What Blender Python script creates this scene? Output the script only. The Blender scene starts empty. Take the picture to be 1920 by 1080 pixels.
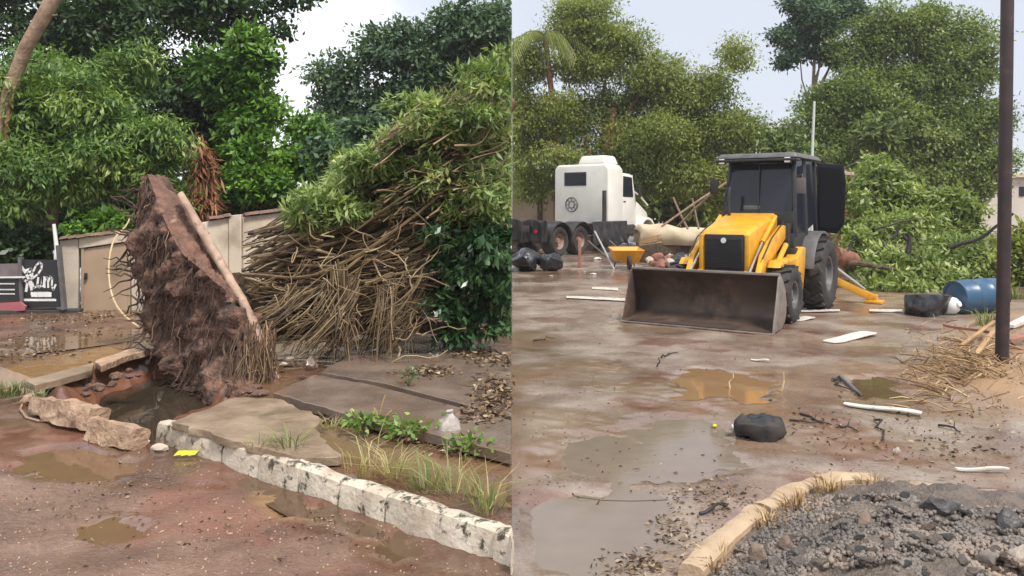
import bpy, bmesh, math, random
import numpy as np
from mathutils import Vector, Matrix, noise as mnoise

random.seed(7)
rng = np.random.default_rng(11)
R = math.radians
sc = bpy.context.scene
col = sc.collection

# ------------------------------------------------------------------ camera
F, CX, HY, H = 1500.0, 960.0, 385.0, 2.1
cam_d = bpy.data.cameras.new('camera')
cam = bpy.data.objects.new('camera', cam_d)
col.objects.link(cam)
cam.location = (0, 0, H)
cam.rotation_euler = (R(90), 0, 0)
cam_d.sensor_width = 36.0
cam_d.lens = 36.0 * F / 1920.0
cam_d.shift_y = -(540 - HY) / 1920.0
cam_d.clip_start = 0.1
cam_d.clip_end = 2000
sc.camera = cam

# ------------------------------------------------------------------ world
SUN_EL, SUN_AZ = R(56), math.atan2(0.5, -0.62)
w = bpy.data.worlds.new('World')
sc.world = w
w.use_nodes = True
nt = w.node_tree
nt.nodes.clear()
out = nt.nodes.new('ShaderNodeOutputWorld')
bg = nt.nodes.new('ShaderNodeBackground')
bg.inputs['Strength'].default_value = 0.1
sky = nt.nodes.new('ShaderNodeTexSky')
sky.sky_type = 'NISHITA'
sky.sun_disc = False
sky.sun_elevation = SUN_EL
sky.sun_rotation = SUN_AZ
tc = nt.nodes.new('ShaderNodeTexCoord')
sep = nt.nodes.new('ShaderNodeSeparateXYZ')
nt.links.new(tc.outputs['Generated'], sep.inputs[0])
nz = nt.nodes.new('ShaderNodeTexNoise')
nz.inputs['Scale'].default_value = 3.2
nz.inputs['Detail'].default_value = 7
nz.inputs['Roughness'].default_value = 0.52
nt.links.new(tc.outputs['Generated'], nz.inputs['Vector'])
ma = nt.nodes.new('ShaderNodeMath'); ma.operation = 'MULTIPLY_ADD'
ma.inputs[1].default_value = -1.1
nt.links.new(sep.outputs['X'], ma.inputs[0])
nt.links.new(nz.outputs['Fac'], ma.inputs[2])
mr = nt.nodes.new('ShaderNodeMapRange')
mr.interpolation_type = 'SMOOTHSTEP'
mr.inputs['From Min'].default_value = 0.4
mr.inputs['From Max'].default_value = 0.68
nt.links.new(ma.outputs[0], mr.inputs['Value'])
cl = nt.nodes.new('ShaderNodeMix'); cl.data_type = 'RGBA'
cl.inputs[6].default_value = (4.5, 4.75, 5.35, 1)
cl.inputs[7].default_value = (7.9, 8.1, 8.3, 1)
nt.links.new(mr.outputs[0], cl.inputs[0])
mx = nt.nodes.new('ShaderNodeMix'); mx.data_type = 'RGBA'
mx.inputs[0].default_value = 0.9
nt.links.new(sky.outputs[0], mx.inputs[6])
nt.links.new(cl.outputs[2], mx.inputs[7])
nt.links.new(mx.outputs[2], bg.inputs['Color'])
nt.links.new(bg.outputs[0], out.inputs['Surface'])

sd = bpy.data.lights.new('sun', 'SUN')
sd.energy = 2.7
sd.angle = R(12)
sd.color = (1.0, 0.95, 0.87)
sun = bpy.data.objects.new('sun', sd)
col.objects.link(sun)
sdir = Vector((math.sin(SUN_AZ) * math.cos(SUN_EL), math.cos(SUN_AZ) * math.cos(SUN_EL), math.sin(SUN_EL)))
sun.rotation_euler = sdir.to_track_quat('Z', 'Y').to_euler()
sun.location = sdir * 60
sc.view_settings.view_transform = 'Standard'
sc.view_settings.look = 'None'
sc.view_settings.exposure = 0.82
sc.view_settings.gamma = 1.0
sc.view_settings.use_curve_mapping = False
sc.render.engine = 'CYCLES'
sc.cycles.max_bounces = 6
sc.cycles.transparent_max_bounces = 8


# ------------------------------------------------------------------ helpers
def Wp(px, py, Y):
    return Vector(((px - CX) / F * Y, Y, H - (py - HY) / F * Y))


def G(px, py, z=0.0):
    Y = (H - z) * F / (py - HY)
    return Vector(((px - CX) / F * Y, Y, z))


def tag(o, label=None, cat=None, group=None, kind=None):
    if label: o['label'] = label
    if cat: o['category'] = cat
    if group: o['group'] = group
    if kind: o['kind'] = kind
    return o


def empty(name, loc=(0, 0, 0), rz=0.0):
    o = bpy.data.objects.new(name, None)
    col.objects.link(o)
    o.location = loc
    o.rotation_euler = (0, 0, rz)
    o.empty_display_size = 0.2
    return o


def copy_tree(o, parent=None):
    c = o.copy()
    col.objects.link(c)
    if parent is not None: c.parent = parent
    for ch in list(o.children):
        copy_tree(ch, c)
    return c


def vnoise(x, y, seed=0):
    """value noise on arrays, 0..1"""
    xi = np.floor(x).astype(np.int64); yi = np.floor(y).astype(np.int64)
    xf = x - xi; yf = y - yi
    u = xf * xf * (3 - 2 * xf); v = yf * yf * (3 - 2 * yf)
    def h(a, b):
        n = (a * 374761393 + b * 668265263 + seed * 974634777) & 0xffffffff
        n = ((n ^ (n >> 13)) * 1274126177) & 0xffffffff
        return ((n ^ (n >> 16)) & 0xffff) / 65535.0
    return (h(xi, yi) * (1 - u) + h(xi + 1, yi) * u) * (1 - v) + (h(xi, yi + 1) * (1 - u) + h(xi + 1, yi + 1) * u) * v


def fbm(x, y, octv=4, seed=0):
    s = 0; a = 0.5; t = 0
    for k in range(octv):
        s = s + a * vnoise(x * 2 ** k, y * 2 ** k, seed + k * 17); t += a; a *= 0.5
    return s / t


def sstep(a, b, x):
    t = np.clip((x - a) / (b - a), 0, 1)
    return t * t * (3 - 2 * t)


def poly_sdf(poly, X, Y):
    """signed distance, negative inside"""
    P = np.array(poly, float)
    d = np.full(X.shape, 1e9); inside = np.zeros(X.shape, bool)
    n = len(P)
    for i in range(n):
        a = P[i]; b = P[(i + 1) % n]
        e = b - a
        t = np.clip(((X - a[0]) * e[0] + (Y - a[1]) * e[1]) / max(e @ e, 1e-12), 0, 1)
        d = np.minimum(d, np.hypot(X - a[0] - t * e[0], Y - a[1] - t * e[1]))
        c = ((a[1] > Y) != (b[1] > Y))
        with np.errstate(divide='ignore', invalid='ignore'):
            xx = (b[0] - a[0]) * (Y - a[1]) / (b[1] - a[1] if b[1] != a[1] else 1e-12) + a[0]
        inside ^= (c & (X < xx))
    return np.where(inside, -d, d)


# ------------------------------------------------------------------ materials
MATS = {}


def new_mat(name):
    m = bpy.data.materials.new(name)
    m.use_nodes = True
    n = m.node_tree.nodes
    b = n.get('Principled BSDF')
    MATS[name] = m
    return m, n, m.node_tree.links, b


def mat(name, c1, c2=None, rough=0.6, r2=None, scale=6.0, detail=6, bump=0.0, bscale=None, metal=0.0, lo=0.35, hi=0.65,
        c3=None, s3=2.0, lo3=0.5, hi3=0.62, spec=0.5, coat=0.0):
    m, n, l, b = new_mat(name)
    c2 = c2 or tuple(x * 0.7 for x in c1)
    t = n.new('ShaderNodeTexCoord')
    nz = n.new('ShaderNodeTexNoise'); nz.inputs['Scale'].default_value = scale; nz.inputs['Detail'].default_value = detail
    l.new(t.outputs['Object'], nz.inputs['Vector'])
    mr = n.new('ShaderNodeMapRange'); mr.inputs['From Min'].default_value = lo; mr.inputs['From Max'].default_value = hi
    l.new(nz.outputs['Fac'], mr.inputs['Value'])
    mx = n.new('ShaderNodeMix'); mx.data_type = 'RGBA'
    mx.inputs[6].default_value = (*c1, 1); mx.inputs[7].default_value = (*c2, 1)
    l.new(mr.outputs[0], mx.inputs[0])
    last = mx.outputs[2]
    if c3:
        n3 = n.new('ShaderNodeTexNoise'); n3.inputs['Scale'].default_value = s3; n3.inputs['Detail'].default_value = 8
        n3.inputs['Roughness'].default_value = 0.65
        l.new(t.outputs['Object'], n3.inputs['Vector'])
        m3 = n.new('ShaderNodeMapRange'); m3.inputs['From Min'].default_value = lo3; m3.inputs['From Max'].default_value = hi3
        l.new(n3.outputs['Fac'], m3.inputs['Value'])
        x3 = n.new('ShaderNodeMix'); x3.data_type = 'RGBA'
        x3.inputs[7].default_value = (*c3, 1)
        l.new(m3.outputs[0], x3.inputs[0]); l.new(last, x3.inputs[6]); last = x3.outputs[2]
    l.new(last, b.inputs['Base Color'])
    if r2 is None:
        b.inputs['Roughness'].default_value = rough
    else:
        rr = n.new('ShaderNodeMapRange'); rr.inputs['From Min'].default_value = 0.35; rr.inputs['From Max'].default_value = 0.65
        rr.inputs['To Min'].default_value = rough; rr.inputs['To Max'].default_value = r2
        l.new(nz.outputs['Fac'], rr.inputs['Value']); l.new(rr.outputs[0], b.inputs['Roughness'])
    b.inputs['Metallic'].default_value = metal
    b.inputs['Specular IOR Level'].default_value = spec
    if coat: b.inputs['Coat Weight'].default_value = coat
    if bump:
        nb = n.new('ShaderNodeTexNoise'); nb.inputs['Scale'].default_value = bscale or scale * 3; nb.inputs['Detail'].default_value = 6
        l.new(t.outputs['Object'], nb.inputs['Vector'])
        bp = n.new('ShaderNodeBump'); bp.inputs['Strength'].default_value = 1.0; bp.inputs['Distance'].default_value = bump
        l.new(nb.outputs['Fac'], bp.inputs['Height']); l.new(bp.outputs[0], b.inputs['Normal'])
    return m


def tone_mat(name, stops, rough=0.5, transl=0.25, spec=0.4):
    """colour from the per-piece 'tone' attribute (each leaf / strand has its own hue)"""
    m, n, l, b = new_mat(name)
    a = n.new('ShaderNodeAttribute'); a.attribute_name = 'tone'
    cr = n.new('ShaderNodeValToRGB')
    e = cr.color_ramp.elements
    while len(e) < len(stops): e.new(0.5)
    for k, (p, c) in enumerate(stops):
        e[k].position = p; e[k].color = (*c, 1)
    l.new(a.outputs['Fac'], cr.inputs[0])
    l.new(cr.outputs[0], b.inputs['Base Color'])
    b.inputs['Roughness'].default_value = rough
    b.inputs['Specular IOR Level'].default_value = spec
    if transl:
        tr = n.new('ShaderNodeBsdfTranslucent')
        ml = n.new('ShaderNodeMix'); ml.data_type = 'RGBA'; ml.blend_type = 'MULTIPLY'; ml.inputs[0].default_value = 1
        ml.inputs[7].default_value = (1.5, 1.6, 0.7, 1)
        l.new(cr.outputs[0], ml.inputs[6]); l.new(ml.outputs[2], tr.inputs['Color'])
        ms = n.new('ShaderNodeMixShader'); ms.inputs[0].default_value = transl
        l.new(b.outputs[0], ms.inputs[1]); l.new(tr.outputs[0], ms.inputs[2])
        l.new(ms.outputs[0], n['Material Output'].inputs['Surface'])
    return m


# ------------------------------------------------------------------ mesh builder
class MB:
    def __init__(s):
        s.v = []; s.f = []; s.m = []; s.t = []

    def add(s, verts, faces, mi=0, tone=0.5):
        o = len(s.v)
        s.v.extend([tuple(p) for p in verts])
        s.f.extend([tuple(i + o for i in f) for f in faces])
        s.m.extend([mi] * len(faces)); s.t.extend([tone] * len(faces))

    def box(s, c, d, rot=None, mi=0, top=(1, 1), shear=(0, 0), tone=0.5):
        """c centre, d full sizes; top = scale of the upper face; shear moves the upper face"""
        hx, hy, hz = d[0] / 2, d[1] / 2, d[2] / 2
        vs = []
        for z, k, sh in ((-hz, (1, 1), (0, 0)), (hz, top, shear)):
            for x, y in ((-hx, -hy), (hx, -hy), (hx, hy), (-hx, hy)):
                vs.append(Vector((x * k[0] + sh[0], y * k[1] + sh[1], z)))
        if rot is not None: vs = [rot @ v for v in vs]
        c = Vector(c)
        s.add([v + c for v in vs], [(3, 2, 1, 0), (4, 5, 6, 7), (0, 1, 5, 4), (1, 2, 6, 5), (2, 3, 7, 6), (3, 0, 4, 7)], mi, tone)

    def bar(s, a, b, w, h=None, mi=0, tone=0.5, roll=0.0):
        a = Vector(a); b = Vector(b); h = h or w
        q = (b - a).to_track_quat('Z', 'Y').to_matrix() @ Matrix.Rotation(roll, 3, 'Z')
        s.box((a + b) / 2, (w, h, (b - a).length), q, mi, tone=tone)

    def tube(s, pts, rad, n=6, mi=0, cap=True, tone=0.5, sq=False):
        pts = [Vector(p) for p in pts]
        if not hasattr(rad, '__len__'): rad = [rad] * len(pts)
        vs, fs = [], []
        up = Vector((0.13, 0.21, 1))
        for i, p in enumerate(pts):
            t = (pts[min(i + 1, len(pts) - 1)] - pts[max(i - 1, 0)])
            if t.length < 1e-9: t = Vector((0, 0, 1))
            t.normalize()
            if abs(t.dot(up.normalized())) > 0.97: up = Vector((1, 0.2, 0.1))
            a = t.cross(up).normalized(); b = t.cross(a)
            up = b * -1 if b.dot(up) < 0 else b
            for k in range(n):
                an = 2 * math.pi * k / n
                q_ = 0.86 * min(1.32, 1 / max(abs(math.cos(an)), abs(math.sin(an)))) if sq else 1.0
                vs.append(p + (a * math.cos(an) + b * math.sin(an)) * rad[i] * q_)
        for i in range(len(pts) - 1):
            for k in range(n):
                fs.append((i * n + k, i * n + (k + 1) % n, (i + 1) * n + (k + 1) % n, (i + 1) * n + k))
        if cap:
            fs.append(tuple(range(n))[::-1]); fs.append(tuple((len(pts) - 1) * n + k for k in range(n)))
        s.add(vs, fs, mi, tone)

    def lathe(s, prof, n=24, mi=0, M=None, close=False):
        """prof (r, h) turned about local z; M transforms"""
        vs, fs = [], []
        for r, h in prof:
            for k in range(n):
                an = 2 * math.pi * k / n
                vs.append(Vector((r * math.cos(an), r * math.sin(an), h)))
        m = len(prof)
        for i in range(m - 1 if not close else m):
            j = (i + 1) % m
            for k in range(n):
                fs.append((i * n + k, i * n + (k + 1) % n, j * n + (k + 1) % n, j * n + k))
        if not close:
            fs.append(tuple(range(n))[::-1]); fs.append(tuple((m - 1) * n + k for k in range(n)))
        if M is not None: vs = [M @ v for v in vs]
        s.add(vs, fs, mi)

    def prism(s, poly, axis_map, mi=0):
        """poly 2D extruded: axis_map(u, v, w) -> Vector, w in (0,1)"""
        n = len(poly)
        vs = [axis_map(u, v, 0) for u, v in poly] + [axis_map(u, v, 1) for u, v in poly]
        fs = [tuple(range(n))[::-1], tuple(range(n, 2 * n))]
        for i in range(n):
            j = (i + 1) % n
            fs.append((i, j, n + j, n + i))
        s.add(vs, fs, mi)

    def build(s, name, mats, parent=None, bevel=0.0, seg=2, smooth=False, tone=False, subdiv=0):
        me = bpy.data.meshes.new(name)
        me.from_pydata(s.v, [], s.f)
        mats = mats if isinstance(mats, (list, tuple)) else [mats]
        for m in mats: me.materials.append(m)
        me.polygons.foreach_set('material_index', s.m)
        if tone:
            at = me.attributes.new('tone', 'FLOAT', 'FACE')
            at.data.foreach_set('value', s.t)
        bm = bmesh.new(); bm.from_mesh(me)
        bmesh.ops.recalc_face_normals(bm, faces=bm.faces)
        if bevel:
            ed = [e for e in bm.edges if len(e.link_faces) == 2 and e.calc_face_angle(0) > R(25)]
            bmesh.ops.bevel(bm, geom=ed, offset=bevel, segments=seg, profile=0.5, affect='EDGES', clamp_overlap=True)
        bm.to_mesh(me); bm.free()
        if smooth or bevel:
            me.polygons.foreach_set('use_smooth', [True] * len(me.polygons))
            if hasattr(me, 'set_sharp_from_angle'): me.set_sharp_from_angle(angle=R(42))
        me.update()
        o = bpy.data.objects.new(name, me)
        col.objects.link(o)
        if parent is not None: o.parent = parent
        return o


def displace(o, amp, scale, amp2=0.0, scale2=1.0, seed=0.0):
    me = o.data
    bm = bmesh.new(); bm.from_mesh(me)
    bm.normal_update()
    off = Vector((seed, seed * 1.7, seed * 0.3))
    for v in bm.verts:
        d = mnoise.noise(v.co * scale + off) * amp
        if amp2: d += mnoise.noise(v.co * scale2 + off) * amp2
        v.co += v.normal * d
    bm.to_mesh(me); bm.free(); me.update()
    return o


def raw_mesh(name, verts, faces4, mats, tone=None, parent=None, smooth=False):
    me = bpy.data.meshes.new(name)
    nv, nf = len(verts), len(faces4)
    me.vertices.add(nv)
    me.vertices.foreach_set('co', np.asarray(verts, np.float32).ravel())
    k = faces4.shape[1]
    me.loops.add(nf * k)
    me.loops.foreach_set('vertex_index', np.asarray(faces4, np.int32).ravel())
    me.polygons.add(nf)
    me.polygons.foreach_set('loop_start', np.arange(0, nf * k, k, dtype=np.int32))
    if tone is not None:
        at = me.attributes.new('tone', 'FLOAT', 'FACE')
        at.data.foreach_set('value', np.asarray(tone, np.float32))
    for m in (mats if isinstance(mats, (list, tuple)) else [mats]): me.materials.append(m)
    me.update(calc_edges=True)
    me.validate()
    if smooth: me.polygons.foreach_set('use_smooth', [True] * nf)
    o = bpy.data.objects.new(name, me)
    col.objects.link(o)
    if parent is not None: o.parent = parent
    return o


def unit(a):
    return a / np.maximum(np.linalg.norm(a, axis=1, keepdims=True), 1e-9)


def leaf_arrays(C, axis, L, Wd, fold=0.25, nrm=None):
    n = len(C)
    rv = rng.normal(size=(n, 3)) if nrm is None else nrm
    side = unit(np.cross(axis, rv))
    nr = np.cross(axis, side)
    L = L[:, None]; Wd = Wd[:, None]
    b = C
    tip = C + axis * L
    l_ = C + axis * L * 0.45 + side * Wd * 0.5 + nr * Wd * fold
    r_ = C + axis * L * 0.45 - side * Wd * 0.5 + nr * Wd * fold
    V = np.stack([b, l_, tip, r_], 1).reshape(-1, 3)
    Fc = np.arange(n * 4).reshape(n, 4)
    return V, Fc


def crown(name, clumps, n, leaf, width, m, parent=None, clip=None, spray=0.32, per=22, droop=0.35, shell=0.55, kind=None, tone_shift=0.0, fill=True):
    """clumps: (centre Vector, (rx, ry, rz)). Leaves in sprays spread over each clump's volume, more near its surface."""
    vol = np.array([(r[0] * r[1] * r[2]) ** (2 / 3) for _, r in clumps]); vol /= vol.sum()
    Cs, Ax, T, Nn = [], [], [], []
    for (c, r), fr in zip(clumps, vol):
        r = np.array(r)
        m_sub = 12
        dd = unit(rng.normal(size=(m_sub, 3)))
        sc_ = np.array(c)[None] + dd * rng.uniform(0.3, 0.78, m_sub)[:, None] * r[None]
        sr_ = rng.uniform(0.26, 0.46, m_sub)[:, None] * r[None]
        stn = rng.normal(0, 0.11, m_sub)
        ns = max(6, int(n * fr / per))
        w_ = (sr_.mean(1) ** 2); w_ /= w_.sum()
        which = rng.choice(m_sub, ns, p=w_)
        d = unit(rng.normal(size=(ns, 3)) + np.array([0, -0.15, 0.25]))
        rad = np.where(rng.random(ns) < shell + 0.2, rng.uniform(0.85, 1.1, ns), rng.uniform(0.2, 0.9, ns))
        sp = sc_[which] + d * rad[:, None] * sr_[which]
        k = rng.integers(int(per * 0.5), int(per * 1.5) + 1, ns)
        idx = np.repeat(np.arange(ns), k)
        sg = spray * rng.uniform(0.5, 1.2, ns) * 0.8
        P = sp[idx] + np.clip(rng.normal(size=(len(idx), 3)), -1.5, 1.5) * sg[idx][:, None] * np.array([1, 1, 0.5])
        stone = np.clip(rng.normal(0.45, 0.15, ns) + stn[which], 0, 1)
        ax = unit(d[idx] * 0.7 + rng.normal(size=(len(idx), 3)) * 0.6 + np.array([0, 0, -droop]))
        Cs.append(P); Ax.append(ax); T.append(np.clip(stone[idx] + rng.normal(0, 0.06, len(idx)) + tone_shift, 0, 1))
        Nn.append(unit(d[idx] * 0.8 + np.array([0, 0, 0.75]) + rng.normal(size=(len(idx), 3)) * 0.36))
    C = np.concatenate(Cs); A = np.concatenate(Ax); T = np.concatenate(T); Nn = np.concatenate(Nn)
    L = leaf * rng.uniform(0.6, 1.35, len(C)); Wd = width * rng.uniform(0.7, 1.3, len(C))
    keep = C[:, 2] > 0.02
    if clip == 'left': keep &= (C[:, 0] < -0.005)
    if clip == 'right': keep &= (C[:, 0] > 0.005)
    C, A, L, Wd, T, Nn = C[keep], A[keep], L[keep], Wd[keep], T[keep], Nn[keep]
    V, Fc = leaf_arrays(C, A, L, Wd, 0.2, Nn)
    if clip == 'left': V[:, 0] = np.minimum(V[:, 0], -0.004)
    if clip == 'right': V[:, 0] = np.maximum(V[:, 0], 0.004)
    o = raw_mesh(name, V, Fc, m, T, parent)
    if kind: o['kind'] = kind
    return o


def wander(a, b, n=8, amp=0.1, sag=0.0):
    a = Vector(a); b = Vector(b)
    o = Vector((random.uniform(-50, 50), random.uniform(-50, 50), 0))
    L = (b - a).length
    pts = []
    for i in range(n):
        t = i / (n - 1)
        p = a.lerp(b, t)
        e = math.sin(math.pi * t)
        p += Vector((mnoise.noise(o + Vector((t * 2.3, 0, 0))), mnoise.noise(o + Vector((0, t * 2.3, 5))), mnoise.noise(o + Vector((t * 2.3, 9, 9))))) * amp * L * (e + 0.35 * t)
        p.z -= sag * e * L
        pts.append(p)
    return pts


# ------------------------------------------------------------------ material library
LEAF_FEATHER = tone_mat('leaf_feathery', [(0.0, (0.029, 0.060, 0.017)), (0.35, (0.081, 0.157, 0.033)), (0.7, (0.187, 0.284, 0.062)), (1.0, (0.358, 0.420, 0.123))], 0.45)
LEAF_DARK = tone_mat('leaf_dark', [(0.0, (0.010, 0.024, 0.010)), (0.4, (0.024, 0.054, 0.017)), (0.75, (0.060, 0.114, 0.030)), (1.0, (0.132, 0.204, 0.054))], 0.4)
LEAF_BRIGHT = tone_mat('leaf_bright', [(0.0, (0.030, 0.069, 0.012)), (0.4, (0.072, 0.161, 0.018)), (0.75, (0.144, 0.287, 0.030)), (1.0, (0.264, 0.414, 0.060))], 0.42)
LEAF_BLUE = tone_mat('leaf_bluish', [(0.0, (0.023, 0.051, 0.028)), (0.4, (0.060, 0.115, 0.059)), (0.75, (0.127, 0.201, 0.092)), (1.0, (0.240, 0.316, 0.145))], 0.42)
LEAF_OLIVE = tone_mat('leaf_olive', [(0.0, (0.07, 0.095, 0.022)), (0.4, (0.18, 0.22, 0.045)), (0.75, (0.29, 0.31, 0.075)), (1.0, (0.38, 0.35, 0.15))], 0.5, 0.38)
LEAF_BROAD = tone_mat('leaf_broad', [(0.0, (0.05, 0.08, 0.022)), (0.4, (0.135, 0.19, 0.047)), (0.75, (0.22, 0.27, 0.075)), (1.0, (0.29, 0.32, 0.14))], 0.45, 0.38)
LEAF_LIME = tone_mat('leaf_lime', [(0.0, (0.046, 0.069, 0.020)), (0.4, (0.132, 0.184, 0.045)), (0.75, (0.251, 0.316, 0.089)), (1.0, (0.409, 0.455, 0.164))], 0.48)
LEAF_FALLEN = tone_mat('leaf_wilting', [(0.0, (0.040, 0.067, 0.025)), (0.35, (0.118, 0.187, 0.054)), (0.7, (0.250, 0.329, 0.100)), (1.0, (0.484, 0.508, 0.215))], 0.45)
LEAF_GLOSSY = tone_mat('leaf_glossy', [(0.0, (0.016, 0.036, 0.016)), (0.4, (0.035, 0.085, 0.03)), (0.75, (0.075, 0.15, 0.055)), (1.0, (0.15, 0.23, 0.11))], 0.3)
LEAF_DEAD = tone_mat('leaf_dead', [(0.0, (0.1, 0.04, 0.018)), (0.5, (0.27, 0.115, 0.05)), (1.0, (0.45, 0.23, 0.12))], 0.6, 0.15)
LITTER = tone_mat('leaf_litter', [(0.0, (0.035, 0.02, 0.012)), (0.5, (0.13, 0.08, 0.045)), (0.85, (0.27, 0.18, 0.1)), (1.0, (0.4, 0.33, 0.22))], 0.6, 0.0)
VINE = tone_mat('vine_bark', [(0.0, (0.045, 0.028, 0.017)), (0.4, (0.13, 0.085, 0.046)), (0.75, (0.25, 0.175, 0.09)), (1.0, (0.38, 0.29, 0.17))], 0.65, 0.0)
ROOTM = tone_mat('root_bark', [(0.0, (0.02, 0.011, 0.008)), (0.5, (0.075, 0.042, 0.028)), (0.85, (0.17, 0.105, 0.06)), (1.0, (0.3, 0.2, 0.11))], 0.65, 0.0)
STRAW = tone_mat('straw', [(0.0, (0.1, 0.055, 0.026)), (0.5, (0.28, 0.17, 0.075)), (1.0, (0.5, 0.37, 0.2))], 0.6, 0.1)
GRASS = tone_mat('grass_blade', [(0.0, (0.05, 0.08, 0.02)), (0.45, (0.11, 0.17, 0.045)), (0.75, (0.26, 0.26, 0.1)), (1.0, (0.46, 0.36, 0.18))], 0.5, 0.2)
BARK = mat('bark', (0.13, 0.085, 0.055), (0.06, 0.04, 0.028), 0.85, scale=9, bump=0.03)
BARK_PALE = mat('bark_pale', (0.34, 0.24, 0.16), (0.2, 0.13, 0.085), 0.8, scale=6, bump=0.02)
BARK_RED = mat('bark_red', (0.3, 0.13, 0.075), (0.14, 0.06, 0.04), 0.8, scale=7, bump=0.02)
BARK_WET = mat('bark_wet', (0.03, 0.024, 0.02), (0.012, 0.01, 0.009), 0.6, scale=9, bump=0.02)
BARK_TAN = mat('bark_tan', (0.19, 0.125, 0.065), (0.085, 0.052, 0.03), 0.75, scale=11, bump=0.02)
SOIL = mat('root_soil', (0.19, 0.098, 0.066), (0.05, 0.028, 0.02), 0.8, scale=5, detail=10, bump=0.05, bscale=16, c3=(0.27, 0.16, 0.11), s3=7, lo3=0.55, hi3=0.7)
SOIL_LIT = mat('root_soil_lit', (0.21, 0.108, 0.074), (0.095, 0.05, 0.036), 0.8, scale=6, detail=12, bump=0.05, bscale=18, c3=(0.36, 0.22, 0.155), s3=6, lo3=0.56, hi3=0.7)  # paler root soil: light on the plate's lit face put into the colour
CONC_STRIP = mat('concrete_strip', (0.46, 0.32, 0.24), (0.28, 0.185, 0.135), 0.75, scale=5, bump=0.01, c3=(0.16, 0.09, 0.06), s3=4, lo3=0.57, hi3=0.68)
KERBWHITE = mat('whitewashed_concrete', (0.6, 0.53, 0.43), (0.42, 0.34, 0.26), 0.75, scale=4, bump=0.012, bscale=22, c3=(0.06, 0.052, 0.036), s3=9, lo3=0.56, hi3=0.64)
_n, _l = KERBWHITE.node_tree.nodes, KERBWHITE.node_tree.links
_b = _n['Principled BSDF']
_src = _b.inputs['Base Color'].links[0].from_socket
_t = _n.new('ShaderNodeTexCoord'); _s = _n.new('ShaderNodeSeparateXYZ'); _l.new(_t.outputs['Object'], _s.inputs[0])
_nz = _n.new('ShaderNodeTexNoise'); _nz.inputs['Scale'].default_value = 13; _nz.inputs['Detail'].default_value = 9; _nz.inputs['Roughness'].default_value = 0.7
_l.new(_t.outputs['Object'], _nz.inputs['Vector'])
_m = _n.new('ShaderNodeMath'); _m.operation = 'MULTIPLY_ADD'; _m.inputs[1].default_value = 1.5; _l.new(_s.outputs['Z'], _m.inputs[0]); _l.new(_nz.outputs['Fac'], _m.inputs[2])
_r = _n.new('ShaderNodeMapRange'); _r.inputs['From Min'].default_value = 0.79; _r.inputs['From Max'].default_value = 0.87; _l.new(_m.outputs[0], _r.inputs['Value'])
_x = _n.new('ShaderNodeMix'); _x.data_type = 'RGBA'; _x.inputs[7].default_value = (0.075, 0.07, 0.045, 1)
_l.new(_r.outputs[0], _x.inputs[0]); _l.new(_src, _x.inputs[6]); _l.new(_x.outputs[2], _b.inputs['Base Color'])
KERBMUD = mat('muddy_concrete', (0.46, 0.32, 0.215), (0.29, 0.18, 0.115), 0.7, scale=6, detail=10, bump=0.025, bscale=22, c3=(0.14, 0.075, 0.045), s3=5, lo3=0.55, hi3=0.68)
SLAB = mat('slab_concrete', (0.3, 0.22, 0.15), (0.19, 0.13, 0.085), 0.5, 0.3, scale=3, bump=0.008, bscale=25, c3=(0.12, 0.085, 0.05), s3=2.2, lo3=0.5, hi3=0.68)
SLABGREY = mat('slab_wet', (0.2, 0.15, 0.12), (0.13, 0.095, 0.075), 0.35, 0.2, scale=2.5, bump=0.006, bscale=25, c3=(0.17, 0.1, 0.065), s3=2.0, lo3=0.5, hi3=0.65)
PLASTER = mat('wall_plaster', (0.56, 0.48, 0.38), (0.49, 0.41, 0.32), 0.85, scale=1.2, bump=0.004, bscale=30, c3=(0.3, 0.23, 0.17), s3=1.6, lo3=0.5, hi3=0.75)
PLASTER_OLD = mat('old_plaster', (0.48, 0.42, 0.34), (0.34, 0.29, 0.23), 0.85, scale=1.8, bump=0.006, bscale=25, c3=(0.12, 0.1, 0.075), s3=1.7, lo3=0.56, hi3=0.72)
GATEM = mat('gate_paint', (0.37, 0.27, 0.18), (0.32, 0.23, 0.15), 0.6, scale=2)
TILE = mat('clay_tile', (0.21, 0.12, 0.08), (0.1, 0.065, 0.05), 0.8, scale=6, bump=0.01)
STEP = mat('dark_kerb', (0.045, 0.042, 0.04), (0.025, 0.024, 0.023), 0.7, scale=6)
BLACKP = mat('black_panel', (0.012, 0.013, 0.016), (0.02, 0.02, 0.024), 0.4, scale=3)
WHITEL = mat('white_lettering', (0.72, 0.72, 0.7), (0.6, 0.6, 0.58), 0.6, scale=5)
PINKP = mat('pink_panel', (0.42, 0.13, 0.14), (0.3, 0.09, 0.1), 0.5, scale=3)
GREYP = mat('grey_panel', (0.2, 0.17, 0.17), (0.12, 0.1, 0.1), 0.5, scale=3)
YELLOW = mat('machine_yellow', (0.72, 0.36, 0.012), (0.6, 0.28, 0.012), 0.4, 0.6, scale=3, c3=(0.27, 0.16, 0.06), s3=5, lo3=0.53, hi3=0.75, coat=0.2)
MBLACK = mat('machine_black', (0.015, 0.015, 0.017), (0.028, 0.026, 0.025), 0.45, 0.65, scale=5)
MGREY = mat('machine_grey', (0.13, 0.125, 0.125), (0.085, 0.08, 0.08), 0.5, scale=5)
GRILLE = mat('grille_black', (0.012, 0.013, 0.02), (0.02, 0.02, 0.028), 0.5, scale=8)
RUBBER = mat('rubber', (0.017, 0.017, 0.019), (0.045, 0.037, 0.032), 0.75, scale=5, bump=0.006, c3=(0.09, 0.06, 0.045), s3=4, lo3=0.6, hi3=0.75)
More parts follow.
